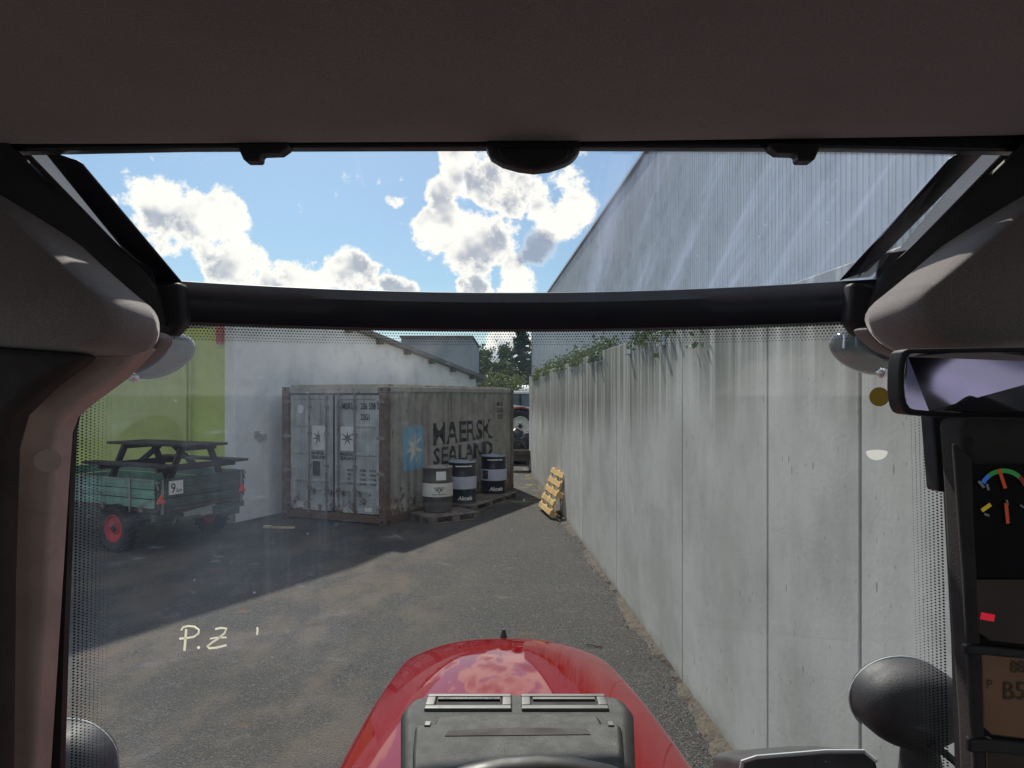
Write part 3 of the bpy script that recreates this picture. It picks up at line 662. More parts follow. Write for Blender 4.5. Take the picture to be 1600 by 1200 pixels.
def drum(label, loc, kind):
    t = thing('oil_drum', label, 'drum', loc, 0, 'drums beside the container')
    r = .288; H = .88
    face = math.atan2(-loc[1], -loc[0])             # print faces the driveway
    prof = [(r - .02, .0), (r, .012), (r, .03)]
    for zc in (.295, .585):
        prof += [(r, zc - .03), (r + .012, zc - .012), (r + .012, zc + .012), (r, zc + .03)]
    for zc in ((.12, .17, .22) if kind != 'grey' else ()) : pass
    prof += [(r, H - .03), (r + .006, H - .012), (r + .004, H), (r - .012, H), (r - .02, H - .018)]
    bm = bm_new(); lathe(bm, prof, 36); obj('shell', bm, 'drum_grey' if kind == 'grey' else 'drum_dark', t, smooth='auto')
    bm = bm_new(); lathe(bm, [(r + .009, H - .022), (r + .009, H + .001), (r - .008, H + .003), (r - .016, H - .007), (0.0001, H - .004)], 36, None, False); ld = obj('lid', bm, 'drum_lid2' if kind == 'grey' else 'drum_lid', t)
    bm = bm_new(); cyl(bm, (.17, .05, H - .02), (.17, .05, H + .002), .035); cyl(bm, (-.18, -.02, H - .02), (-.18, -.02, H), .02); obj('bung', bm, 'black', ld)
    bm = bm_new(); lathe(bm, [(r + .0135, .315), (r + .0135, .565)], 36) if False else None
    band = bm_new(); rr = r + .014
    lo = [];
    vs = []
    for z in (.31, .57): vs.append([band.verts.new((math.cos(2 * math.pi * k / 36) * rr, math.sin(2 * math.pi * k / 36) * rr, z)) for k in range(36)])
    for k in range(36): band.faces.new((vs[0][k], vs[0][(k + 1) % 36], vs[1][(k + 1) % 36], vs[1][k]))
    obj('band', band, 'drum_white' if kind == 'grey' else 'drum_lilac', t, smooth=True)
    q = rr + .002
    if kind == 'grey':
        obj('paper_label', wrap_quad(.20, .17, q - .011, face + .25, .63), 'print_white', t)
        for dx, dz in ((-.05, 0), (.05, 0), (0, -.035)):      # three interlocked triangles
            bm = bm_new(); w = .052
            tri = [(-w, .045), (w, .045), (0, -.04)]; inn = [(-w * .55, .028), (w * .55, .028), (0, -.015)]
            f3 = lambda p: (math.cos(face + .10 + (p[0] + dx) / q) * q, math.sin(face + .10 + (p[0] + dx) / q) * q, .45 + p[1] + dz)
            a = [bm.verts.new(f3(p)) for p in tri]; b = [bm.verts.new(f3(p)) for p in inn]
            for k in range(3): bm.faces.new((a[k], a[(k + 1) % 3], b[(k + 1) % 3], b[k]))
            obj('triangle_mark', bm, 'print_black', t)
        obj('lettering', wrap_text('MASSEY FERGUSON', .022, .02, q, face + .10, .345), 'print_black', t)
    else:
        obj('lettering', wrap_text('Akcela', .085, .03, r + .002, face + .22, .08, .2), 'print_white', t)
        for k, (a, w) in enumerate(((-.45, .13), (0, .14), (.45, .10))):
            obj('printed_line', wrap_quad(w, .026, r + .003, face + .15 + a, .775), 'print_white', t)
        if kind == 'red':
            obj('picture_label', wrap_quad(.17, .20, q, face - .72, .345), 'print_blue', t)
            bm = wrap_quad(.15, .02, q + .002, face - .72, .40, 6)
            for i, v in enumerate(sorted(bm.verts, key=lambda v: math.atan2(v.co.y, v.co.x))): v.co.z += (i // 2) * .016
            obj('picture_stripe', bm, 'print_red', t)
    return t
drum('grey-brown drum with white band and triangle emblem, nearest of the drums', (-1.47, 14.16, .146), 'grey')
drum('black drum with lilac band standing just behind the grey drum', (-1.06, 15.3, .146), 'dark')
drum('black drum with lilac band and red-slashed label, farthest from the container doors', (-.43, 16.8, .146), 'red')

# timber offcut on the ground
bm = bm_new(); box(bm, (0, 0, .02), (.42, .05, .035)); box(bm, (-.30, .01, .03), (.14, .07, .05))
o = obj('timber_offcut', bm, 'stick', None, .004, 1, loc=(-4.15, 13.0, .005), rotz=-.05); tag(o, 'pale timber offcut lying on the asphalt in front of the container doors', 'timber')
bm = bm_new(); tube(bm, [(0, 0, .012), (.05, -.02, .016), (.1, -.05, .012), (.15, -.055, .01)], .006, 6)
o = obj('twig', bm, 'bark', None, loc=(.72, 6.93, .0), rotz=0); tag(o, 'dark curved twig on the asphalt between the red bonnet and the wall', 'twig')

# ------------------------------------------------------------------ trailer with picnic table
tl = thing('farm_trailer', 'faded green single-axle farm trailer with red wheels parked under the unseen canopy', 'trailer', (-5.37, 10.8, 0), math.atan2(-.44, .898))
TL, TWd, TB, TT = 3.3, 1.73, .70, 1.13
bm = bm_new(); box(bm, (-TL / 2, TWd / 2, TB - .03), (TL - .02, TWd - .06, .06)); obj('bed', bm, 'tr_wood', tl)
def sideboard(name, a, b, ndir, mat):
    a = Vector(a); b = Vector(b); t = (b - a).normalized(); L = (b - a).length; n = Vector(ndir)
    root = None
    for k in range(3):
        z = TB + .005 + k * .145
        bm = bm_new(); c = (a + b) / 2 + Vector((0, 0, z + .068)); ang = math.atan2(t.y, t.x)
        box(bm, c, (L, .025, .132), Matrix.Rotation(ang, 3, 'Z'))
        box(bm, c + n * .014, (L - .02, .010, .05), Matrix.Rotation(ang, 3, 'Z'))
        o = obj('side_plank', bm, mat, root or tl, .004, 1)
        if k == 2:
            bm = bm_new(); box(bm, (a + b) / 2 + Vector((0, 0, TT + .004)), (L, .045, .018), Matrix.Rotation(ang, 3, 'Z')); obj('top_edge', bm, 'tr_steel' if mat == 'tr_green' else 'tr_dark', o)
sideboard('near', (-TL, 0, 0), (-.02, 0, 0), (0, -1, 0), 'tr_green'); sideboard('far', (-TL, TWd, 0), (-.02, TWd, 0), (0, 1, 0), 'tr_green')
sideboard('rear', (0, .02, 0), (0, TWd - .02, 0), (1, 0, 0), 'tr_dark'); sideboard('front', (-TL, .02, 0), (-TL, TWd - .02, 0), (-1, 0, 0), 'tr_green')
for x in (-2.9, -1.75, -.55):
    bm = bm_new(); box(bm, (x, -.028, (TB + TT) / 2 - .03), (.028, .016, TT - TB + .08)); obj('stanchion', bm, 'tr_steel', tl)
for x, y in ((.02, .10), (.02, 1.63)):
    bm = bm_new(); box(bm, (x, y, (TB + TT) / 2 - .04), (.02, .04, TT - TB + .10)); obj('stanchion', bm, 'tr_steel', tl)
bm = bm_new(); box(bm, (-TL / 2, .22, TB - .12), (TL, .08, .12)); box(bm, (-TL / 2, TWd - .22, TB - .12), (TL, .08, .12)); box(bm, (-.06, TWd / 2, TB - .13), (.09, TWd, .10)); obj('chassis', bm, 'tr_dark', tl)
bm = bm_new(); box(bm, (-.9, TWd / 2, .36), (.09, TWd - .5, .09)); box(bm, (-.9, .22, .5), (.6, .06, .05)); box(bm, (-.9, TWd - .22, .5), (.6, .06, .05)); obj('axle', bm, 'tr_dark', tl)
bm = bm_new(); bar(bm, (-TL, TWd / 2 - .3, TB - .15), (-TL - 1.1, TWd / 2, .5), .07); bar(bm, (-TL, TWd / 2 + .3, TB - .15), (-TL - 1.1, TWd / 2, .5), .07); cyl(bm, (-TL - 1.1, TWd / 2, .02), (-TL - 1.1, TWd / 2, .52), .03); obj('drawbar', bm, 'tr_dark', tl)
bm = bm_new(); box(bm, (.10, .85, .52), (.16, 1.1, .05)); bar(bm, (.02, .4, .60), (.14, .2, .44), .04); box(bm, (.05, 1.35, .50), (.10, .35, .14)); obj('rear_bumper', bm, 'tr_dark', tl)
bm = bm_new(); bar(bm, (.10, .42, .545), (.22, .85, .60), .02, .12); bar(bm, (.10, .5, .6), (.17, .95, .66), .02, .03); obj('number_board', bm, 'tr_steel', tl)
def wheel(parent, c, rad, w, rim, rr, axis='Y', lugs=0):
    m = Matrix.Translation(c) @ Matrix.Rotation(R(90), 4, 'X') if axis == 'Y' else Matrix.Translation(c) @ Matrix.Rotation(R(90), 4, 'Y')
    bm = bm_new(); h = w / 2
    lathe(bm, [(rr, -h * .8), (rad * .86, -h), (rad * .97, -h * .75), (rad, -h * .3), (rad, h * .3), (rad * .97, h * .75), (rad * .86, h), (rr, h * .8)], 32, m, False)
    for k in range(lugs):
        a = 2 * math.pi * k / lugs
        for s in (-1, 1):
            aa = a + (.5 * 2 * math.pi / lugs if s > 0 else 0)
            mm = m @ Matrix.Rotation(aa, 4, 'Z') @ Matrix.Translation((rad * 1.0, 0, s * h * .48)) @ Matrix.Rotation(s * .6, 4, 'X')
            bmesh.ops.create_cube(bm, size=1, matrix=mm @ Matrix.Diagonal((rad * .09, rad * .10, h * 1.05, 1)))
    wh = obj('wheel', bm, 'tyre', parent, smooth='auto')
    bm = bm_new(); lathe(bm, [(rr, -h * .78), (rr * .93, -h * .82), (rr * .85, -h * .5), (rr * .45, -h * .42), (rr * .40, -h * .62), (.001, -h * .66)], 28, m, False); 
    lathe(bm, [(rr, h * .78), (rr * .93, h * .82), (rr * .85, h * .5), (rr * .45, h * .42), (rr * .40, h * .62), (.001, h * .66)], 28, m, False)
    obj('rim', bm, rim, wh, smooth='auto')
    bm = bm_new()
    for s in (-1, 1):
        lathe(bm, [(rr * .22, s * h * .66), (rr * .20, s * h * .85), (.001, s * h * .88)], 14, m)
        for k in range(6): a = k * math.pi / 3; cyl(bm, m @ Vector((rr * .32 * math.cos(a), rr * .32 * math.sin(a), s * h * .6)), m @ Vector((rr * .32 * math.cos(a), rr * .32 * math.sin(a), s * h * .74)), rr * .04, n=6)
    obj('hub', bm, 'tyre', wh)
    return wh
wheel(tl, (-.84, -.02, .36), .36, .20, 'rim_red', .215, lugs=22); wheel(tl, (-.84, TWd + .02, .36), .36, .20, 'rim_red', .215, lugs=22)
for y in (.06, TWd - .10):
    bm = bm_new(); s = .085
    prism(bm, [(.035, y - s, TB + .10 - .02), (.035, y + s, TB + .10 - .02), (.035, y, TB + .10 + .13)], (.02, 0, 0)); obj('reflector', bm, 'reflector', tl, .006, 1)
bm = bm_new(); box(bm, (.034, .33, TB + .30), (.012, .25, .21)); pl = obj('speed_plate', bm, 'print_white', tl)
for s, h, y0, z0 in (('9', .15, .235, TB + .225), ('km', .07, .335, TB + .225)):
    bm = text_bm(s, h, .012, .85)
    for v in bm.verts: v.co = Vector((.042, v.co.x + y0, v.co.y + z0))
    obj('lettering', bm, 'print_black', pl, recalc=False)
for x in (-2.6, -1.2, -.3):
    bm = bm_new(); box(bm, (x, -.022, TB - .01), (.05, .03, .09)); cyl(bm, (x - .03, -.03, TB - .015), (x + .03, -.03, TB - .015), .011, n=8); obj('board_hinge', bm, 'rod', tl)
for y in (.02, TWd - .02):
    bm = bm_new(); bar(bm, (.0, y, TT - .05), (.035, y, TT - .14), .018); box(bm, (.01, y, TT - .03), (.05, .05, .03)); obj('board_latch', bm, 'rod', tl)
bm = bm_new(); tube(bm, [(.05, .25, TB - .05), (.12, .5, TB - .18), (.10, .8, TB - .12), (.06, 1.2, TB - .2), (.05, 1.5, TB - .06)], .012, 6); obj('light_cable', bm, 'gasket', tl)
bm = bm_new(); box(bm, (-1.0, .9, TB + .09), (1.3, 1.3, .18)); o = obj('tarpaulin', bm, 'black', tl, .05, 3)
# picnic table standing in the trailer
pt = thing('picnic_table', 'dark wooden picnic table with attached benches loaded on the green trailer', 'table', (0, 0, 0), math.atan2(-.44, .898))
u_ = Vector((.44, .898, 0)); v_ = Vector((-.898, .44, 0)); pt.location = Vector((-5.37, 10.8, TB + .185)) + v_ * .82 + u_ * .84
Lh = 1.0
for i in range(5):
    y = -.30 + i * .15; bm = bm_new(); box(bm, (random.uniform(-.02, .02), y, .745), (2 * Lh, .138, .04)); obj('top_plank', bm, 'table_wood', pt, .005, 1)
for s in (-1, 1):
    for k in (0, 1):
        bm = bm_new(); box(bm, (random.uniform(-.02, .02), s * (.60 + k * .145), .45), (2 * Lh, .135, .04)); obj('bench_plank', bm, 'table_wood', pt, .005, 1)
for x in (-.68, .68):
    for s in (-1, 1):
        bm = bm_new(); bar(bm, (x, s * .26, .725), (x, s * .58, .005), .045, .10); obj('leg', bm, 'table_wood', pt)
    bm = bm_new(); box(bm, (x + .05, 0, .405), (.045, 1.5, .10)); obj('bench_beam', bm, 'table_wood', pt)
    bm = bm_new(); box(bm, (x + .05, 0, .69), (.045, .70, .07)); obj('top_batten', bm, 'table_wood', pt)
    bm = bm_new(); bar(bm, (x + .03 * (1 if x < 0 else -1), 0, .42), (x * .25, 0, .71), .045, .08); obj('brace', bm, 'table_wood', pt)

# ------------------------------------------------------------------ gap between container and wall: barrow, tyres, far tractor, white tanker
wb = thing('wheelbarrow', 'dirty grey wheelbarrow standing by the far end of the concrete wall', 'wheelbarrow', (.28, 23.2, 0), R(172))
bm = bm_new()
loft(bm, [[(-.24, -.20, .36), (.30, -.20, .36), (.30, .20, .36), (-.24, .20, .36)], [(-.42, -.33, .66), (.46, -.31, .66), (.46, .31, .66), (-.42, .33, .66)]], True, False)
bm.faces.new(bm.verts[:4]); o = obj('tray', bm, 'barrow', wb); sm = o.modifiers.new('t', 'SOLIDIFY'); sm.thickness = .012
bm = bm_new()
for s in (-1, 1): tube(bm, [(.62, s * .05, .20), (.2, s * .2, .33), (-.3, s * .24, .36), (-.85, s * .28, .52)], .018, 6)
obj('frame', bm, 'barrow', wb)
for s in (-1, 1):
    bm = bm_new(); tube(bm, [(-.2, s * .22, .36), (-.34, s * .27, .01), (-.26, s * .27, .01)], .017, 6); obj('leg', bm, 'barrow', wb)
wheel(wb, (.62, 0, .20), .20, .09, 'barrow', .10)
TP = thing('tyre_stack', 'dark lugged tractor tyres and black foil piled behind the wheelbarrow', 'tyre pile', (.35, 27.5, 0), 0)
for z in (.28, .82):
    bm = bm_new(); lathe(bm, [(.38, z - .2), (.60, z - .27), (.72, z - .2), (.75, z), (.72, z + .2), (.60, z + .27), (.38, z + .2)], 30)
    for k in range(20):
        a = 2 * math.pi * k / 20; box(bm, (math.cos(a) * .75, math.sin(a) * .75, z), (.08, .10, .42), Matrix.Rotation(a, 3, 'Z') @ Matrix.Rotation(.5, 3, 'X'))
    obj('tyre', bm, 'tyre', TP, smooth='auto')
bm = bm_new(); bmesh.ops.create_icosphere(bm, subdivisions=3, radius=1)
for v in bm.verts:
    k = 1 + .25 * math.sin(v.co.x * 5 + v.co.z * 3) * math.cos(v.co.y * 6); v.co = Vector((v.co.x * .85 * k, v.co.y * .5 * k - 1.35, max(0, v.co.z * .72 * k + .45)))
o = obj('silage_foil', bm, 'foil', None, smooth=True, loc=(.35, 27.0, 0)); tag(o, 'crumpled glossy black foil bundle in front of the stacked tyres', 'foil')

def make_far_tractor():
    t = thing('farm_tractor', 'dark red tractor with white bonnet stripe parked beyond the container', 'tractor', (.75, 37.6, 0), R(4))
    wheel(t, (-.40, -.85, .86), .86, .5, 'rim_white', .50, lugs=20); wheel(t, (-.40, .85, .86), .86, .5, 'rim_white', .50, lugs=20)
    wheel(t, (2.2, -.8, .62), .62, .4, 'rim_white', .36, lugs=18); wheel(t, (2.2, .8, .62), .62, .4, 'rim_white', .36, lugs=18)
    bm = bm_new(); loft(bm, [[(.4, -.42, .9), (.4, .42, .9), (.4, .40, 1.85), (.4, -.40, 1.85)], [(2.6, -.38, .9), (2.6, .38, .9), (2.6, .34, 1.68), (2.6, -.34, 1.68)], [(2.95, -.30, 1.0), (2.95, .30, 1.0), (2.95, .25, 1.45), (2.95, -.25, 1.45)]]); obj('bonnet', bm, 'far_red', t, .06, 3)
    bm = bm_new(); prism(bm, [(.38, -.425, 1.64), (2.5, -.40, 1.50), (2.5, -.40, 1.64), (.38, -.425, 1.80)], (0, -.01, 0)); obj('bonnet_stripe', bm, 'far_white', t)
    bm = bm_new(); box(bm, (.9, 0, .72), (3.2, .5, .4)); obj('chassis', bm, 'black', t)
    for s in (-1, 1):
        bm = bm_new(); pts = [(-.40 + 1.02 * math.cos(a), s * .85, .86 + 1.0 * math.sin(a)) for a in [R(20 + k * 14) for k in range(11)]]
        inn = [(-.40 + .94 * math.cos(a), s * .85, .86 + .92 * math.sin(a)) for a in [R(20 + k * 14) for k in range(11)]][::-1]
        prism(bm, [(x, y - .3, z) for x, y, z in pts + inn], (0, .6, 0)); obj('fender', bm, 'far_red', t)
        bm = bm_new(); prism(bm, [(-.95, s * .9, 1.86), (.30, s * .9, 1.70), (.30, s * .9, 1.80), (-.95, s * .9, 1.98)], (0, .05 * s, 0)); obj('fender_cap', bm, 'far_white', t)
    bm = bm_new(); loft(bm, [[(-.95, -.72, 1.3), (.35, -.72, 1.3), (.35, .72, 1.3), (-.95, .72, 1.3)], [(-1.0, -.68, 2.5), (.25, -.66, 2.5), (.25, .66, 2.5), (-1.0, .68, 2.5)]]); cb_ = obj('cab', bm, 'far_glass', t, .02, 1)
    for x, y in ((-.98, -.71), (.31, -.70), (-.98, .71), (.31, .70), (-.35, -.72), (-.35, .72)):
        bm = bm_new(); bar(bm, (x, y, 1.3), (x - .03, y * .97, 2.52), .07); obj('cab_post', bm, 'black', cb_)
    bm = bm_new(); box(bm, (-.36, 0, 2.58), (1.55, 1.55, .16)); obj('cab_roof', bm, 'far_white', t, .05, 3)
    bm = bm_new(); tube(bm, [(.5, -.42, 1.8), (.5, -.5, 2.0), (.5, -.5, 2.75)], .05, 8); obj('exhaust', bm, 'black', t)
    bm = bm_new(); box(bm, (.45, -.98, 2.05), (.05, .2, .32)); bar(bm, (.3, -.72, 2.2), (.45, -.95, 2.15), .03); obj('mirror', bm, 'black', t, .01, 1)
make_far_tractor()
tk = thing('white_tanker', 'white rounded tank vehicle top showing above the far red tractor', 'tanker', (1.15, 48, 0), 0)
bm = bm_new(); m = Matrix.Translation((0, 0, 2.1)) @ Matrix.Rotation(R(90), 4, 'Y'); lathe(bm, [(.01, -1.85), (.6, -1.82), (.95, -1.65), (1.02, -1.4), (1.02, 1.4), (.95, 1.65), (.6, 1.82), (.01, 1.85)], 32, m); obj('tank', bm, 'far_white', tk, smooth=True)
bm = bm_new(); box(bm, (0, 0, .85), (3.4, 1.0, .3)); obj('chassis', bm, 'black', tk)
for x in (-1, 1): wheel(tk, (x, -.9, .5), .5, .3, 'rim_white', .28); wheel(tk, (x, .9, .5), .5, .3, 'rim_white', .28)

# ------------------------------------------------------------------ trees
def tree(name, label, loc, h, rad, kind, mat, n, seed, s=.20):
    rnd = random.Random(seed)
    t = thing(name, label, 'tree', loc, 0, 'trees beyond the yard')
    bm = bm_new(); tube(bm, [(0, 0, 0), (rnd.gauss(0, .1), rnd.gauss(0, .1), h * .4), (rnd.gauss(0, .15), rnd.gauss(0, .15), h * .95)], [h * .028, h * .02, .02], 8)
    tips = []
    for k in range(34 if kind == 'conifer' else 22):
        a = k * 2.4 + rnd.uniform(-.3, .3)
        if kind == 'conifer':
            z = h * (.12 + .86 * k / 34); L = rad * (1.05 - z / h) * rnd.uniform(.75, 1.2); tip = Vector((math.cos(a) * L, math.sin(a) * L, z - .18 * L))
        else:
            z = h * rnd.uniform(.25, .75); L = rad * rnd.uniform(.5, 1); tip = Vector((math.cos(a) * L, math.sin(a) * L, z + h * rnd.uniform(.05, .25)))
        tube(bm, [(0, 0, z), tip * .5 + Vector((0, 0, z * .5 + (.05 if kind == 'conifer' else 0))), tip], [h * .008, h * .005, .008], 5); tips.append((Vector((0, 0, z)), tip))
    obj('trunk', bm, 'bark', t)
    bm = bm_new()
    for k in range(n):
        a, b = rnd.choice(tips)
        if kind == 'conifer':
            f = rnd.random() ** .7; p = a.lerp(b, f) + Vector((rnd.gauss(0, .18), rnd.gauss(0, .18), rnd.gauss(0, .10) - .05))
        else:
            p = b + Vector((rnd.gauss(0, 1), rnd.gauss(0, 1), rnd.gauss(0, .8))) * rad * .20
        leaf_quad(bm, p, s, rnd)
    obj('crown', bm, mat, t)
def at(px, Y): return ((px - 800) / F * Y, Y, 0)
tree('conifer_tree', 'tall dark conifer standing highest behind the yard next to the metal hall', at(815, 62), 8.4, 3.2, 'conifer', 'leaf_dark', 10000, 1)
tree('conifer_tree', 'dark conifer just left of the tallest one behind the yard', at(790, 66), 7.0, 2.8, 'conifer', 'leaf_dark', 7000, 2)
tree('conifer_tree', 'dark conifer partly hidden by the metal hall corner', at(842, 60), 7.6, 2.8, 'conifer', 'leaf_dark', 6000, 3)
tree('broadleaf_tree', 'mid green broadleaf tree left of the conifers', at(764, 58), 6.3, 1.7, 'broad', 'leaf_mid', 4200, 4)
tree('broadleaf_tree', 'slim tree beside the flat-roofed building corner', at(742, 60), 6.2, 1.3, 'broad', 'leaf_mid', 3000, 5)
tree('broadleaf_tree', 'bright yellow-green bushy tree in front of the conifers', at(778, 46), 3.9, 1.5, 'broad', 'leaf_light', 4200, 6, .12)
tree('broadleaf_tree', 'olive green bush left of the far red tractor', at(768, 44), 3.4, 1.4, 'broad', 'leaf_mid', 3500, 7, .12)
tree('broadleaf_tree', 'green tree standing behind the flat-roofed building', at(690, 75), 6.3, 2.6, 'broad', 'leaf_mid', 3500, 8)
bm = bm_new()
rnd = random.Random(5)
for k in range(22000):
    x = rnd.uniform(-40, 30); leaf_quad(bm, Vector((x, 80 + rnd.gauss(0, 3), abs(rnd.gauss(0, 1)) * (2.0 + .8 * math.sin(x * .7)))), .30, rnd)
o = obj('woodland_belt', bm, 'leaf_dark'); o['kind'] = 'stuff'; o['label'] = 'dark belt of woodland closing off the yard'; o['category'] = 'woodland'

# ------------------------------------------------------------------ the tractor the picture is taken from
TR = thing('cab_tractor', 'red tractor seen from its driver seat, with grey-brown cab lining and dusty windscreen', 'tractor', (0, 0, 0), 0)
def bow(x): return 1.26 - .12 * (x / .5) ** 2
# windscreen
bm = bm_new(); nx = 24; zs = [1.30, 1.6, 1.9, 2.2, 2.45, 2.56]
rows = [[bm.verts.new((-.665 + 1.33 * i / nx, bow(-.665 + 1.33 * i / nx), z)) for i in range(nx + 1)] for z in zs]
for a, b in zip(rows, rows[1:]):
    for i in range(nx): bm.faces.new((a[i], a[i + 1], b[i + 1], b[i]))
ws = obj('windscreen', bm, 'glass', TR, smooth=True)
def frit_strip(f, along, rows_n, pitch, par):
    """f(s, t): s along in metres, t away from the edge in metres"""
    bm = bm_new(); uv = bm.loops.layers.uv.new(); n = 30; L = along; D = rows_n * pitch
    a = [bm.verts.new(f(L * i / n, 0)) for i in range(n + 1)]; b = [bm.verts.new(f(L * i / n, D)) for i in range(n + 1)]
    for i in range(n):
        fc = bm.faces.new((a[i], a[i + 1], b[i + 1], b[i]))
        for lp_, (uu, vv) in zip(fc.loops, ((i, 0), (i + 1, 0), (i + 1, 1), (i, 1))): lp_[uv].uv = (uu / n * L / pitch, vv * rows_n)
    return obj('printed_dot_border', bm, 'frit', par, recalc=False)
px_ = .0045
frit_strip(lambda s, t: (-.56 + s, bow(-.56 + s) - .004, 2.534 - t), 1.12, 6, px_, ws)
EDL = lambda z: -.643 - .014 * (2.38 - z)
frit_strip(lambda s, t: (EDL(1.30 + s) + t, bow(EDL(1.30 + s) + t) - .004, 1.30 + s), 1.15, 9, px_, ws)
frit_strip(lambda s, t: (.636 + .018 * (2.38 - 1.3 - s) - t, bow(.636 + .018 * (1.08 - s) - t) - .004, 1.30 + s), 1.25, 8, px_, ws)
# chalked initials on the glass
def stroke(pts, w, par):
    bm = bm_new(); prev = None; pts3 = []
    for x, y in pts:
        p = P(x, y, 1.2); yy = bow(p.x); p = P(x, y, yy); yy = bow(p.x) - .003; pts3.append(P(x, y, yy))
    vs = []
    for i, p in enumerate(pts3):
        t = (pts3[min(i + 1, len(pts3) - 1)] - pts3[max(i - 1, 0)]).normalized(); n = Vector((-t.z, 0, t.x)).normalized() * w
        vs.append((bm.verts.new(p - n), bm.verts.new(p + n)))
    for a, b in zip(vs, vs[1:]): bm.faces.new((a[0], b[0], b[1], a[1]))
    return obj('chalk_mark', bm, 'chalk', par)
stroke([(291, 983), (290, 995), (289, 1008), (288, 1017)], .0019, ws)
stroke([(283, 985), (286, 980), (294, 978), (304, 979), (311, 984), (310, 990), (303, 995), (292, 997), (280, 998)], .0016, ws)
stroke([(309, 1010.5), (310.5, 1012), (312, 1012.5)], .0022, ws)
stroke([(336, 983), (345, 981), (354, 982), (351, 989), (342, 997), (331, 1004), (324, 1010), (327, 1013), (338, 1012), (354, 1008)], .0017, ws)
stroke([(328, 998), (340, 996), (354, 996)], .0013, ws)
stroke([(402, 980), (402.5, 985), (401.5, 992)], .0016, ws)
def disc(cx, cy, rx, ry, mat, par, half=False):
    bm = bm_new(); pts = []
    for k in range(24):
        a = 2 * math.pi * k / 24
        x, y = cx + rx * math.cos(a), cy + ry * math.sin(a)
        if half and y < cy: y = cy - (cy - y) * .25
        p = P(x, y, 1.1); p = P(x, y, bow(p.x)); p = P(x, y, bow(p.x) - .004); pts.append(bm.verts.new(p))
    bm.faces.new(pts); return obj('sticker_and_reflection', bm, mat, par)
disc(1374, 620, 16, 15, 'olive', ws); disc(1370, 706, 17, 13, 'pale_reflection', ws, True)  # olive disc is a sticker, the pale half disc paints a reflection

# front roof beam and roof window
bm = bm_new(); rings = []
for i in range(25):
    x = -.575 + 1.15 * i / 24; y = bow(x)
    sec = [(.0, 2.532), (.03, 2.536), (.045, 2.56), (.04, 2.60), (.015, 2.603), (-.015, 2.598), (-.028, 2.58), (-.026, 2.55), (-.015, 2.535)]
    rings.append([(x, y + a, z) for a, z in sec])
loft(bm, rings); obj('front_roof_beam', bm, 'beam', TR, smooth='auto')
bm = bm_new()
top = [P(105 + (1495 - 105) * i / 16, 236, .885) for i in range(17)]
bot = []
for i in range(17):
    x = -.56 + 1.12 * i / 16; bot.append(Vector((x, bow(x) + .01, 2.597)))
va = [bm.verts.new(p) for p in top]; vb = [bm.verts.new(p) for p in bot]
for i in range(16): bm.faces.new((va[i], va[i + 1], vb[i + 1], vb[i]))
rw = obj('roof_window', bm, 'hatch_glass', TR, smooth=True)
def quad_bar(name, pts, th, mat, par, bev=.004):
    bm = bm_new(); prism(bm, [P(*p) for p in pts], (0, -th, .0)); return obj(name, bm, mat, par, bev, 2)
quad_bar('window_frame_rail', [(72, 236, .90), (131, 255, .90), (290, 445, 1.13), (240, 445, 1.12)], .012, 'beam', rw)
quad_bar('window_frame_rail', [(1545, 228, .90), (1480, 248, .90), (1308, 440, 1.13), (1352, 425, 1.12)], .012, 'beam', rw)
bm = bm_new(); prism(bm, [P(-60, 205, .895), P(1660, 195, .895), P(1660, 246, .895), P(1300, 239, .895), P(800, 237.5, .895), P(300, 239, .895), P(-60, 246, .895)], (0, -.02, 0)); obj('window_frame_top', bm, 'beam', rw, .003, 2)
# latch dome and clips hanging below the frame
bm = bm_new(); prism(bm, [P(x, y, .885) for x, y in [(761, 225), (761, 243), (768, 256), (785, 266), (810, 273), (834, 276), (858, 273), (882, 265), (898, 256), (904, 243), (904, 225)]], (0, -.03, 0)); lt = obj('window_latch', bm, 'beam', TR, .008, 3)
bm = bm_new(); prism(bm, [P(x, y, .852) for x, y in [(776, 232), (784, 250), (808, 263), (834, 267), (860, 262), (884, 250), (892, 232)]], (0, -.006, 0)); obj('latch_button', bm, 'cab_black', lt, .003, 2)
for sx in (1, -1):
    q = (lambda x: x) if sx == 1 else (lambda x: 1652 - x)
    bm = bm_new(); prism(bm, [P(q(x), y, .88) for x, y in ([(378, 232), (390, 259), (414, 259), (415, 248), (445, 247), (458, 238), (458, 230)])], (0, -.02, 0)); obj('frame_clip', bm, 'cab_black', TR, .002, 1)
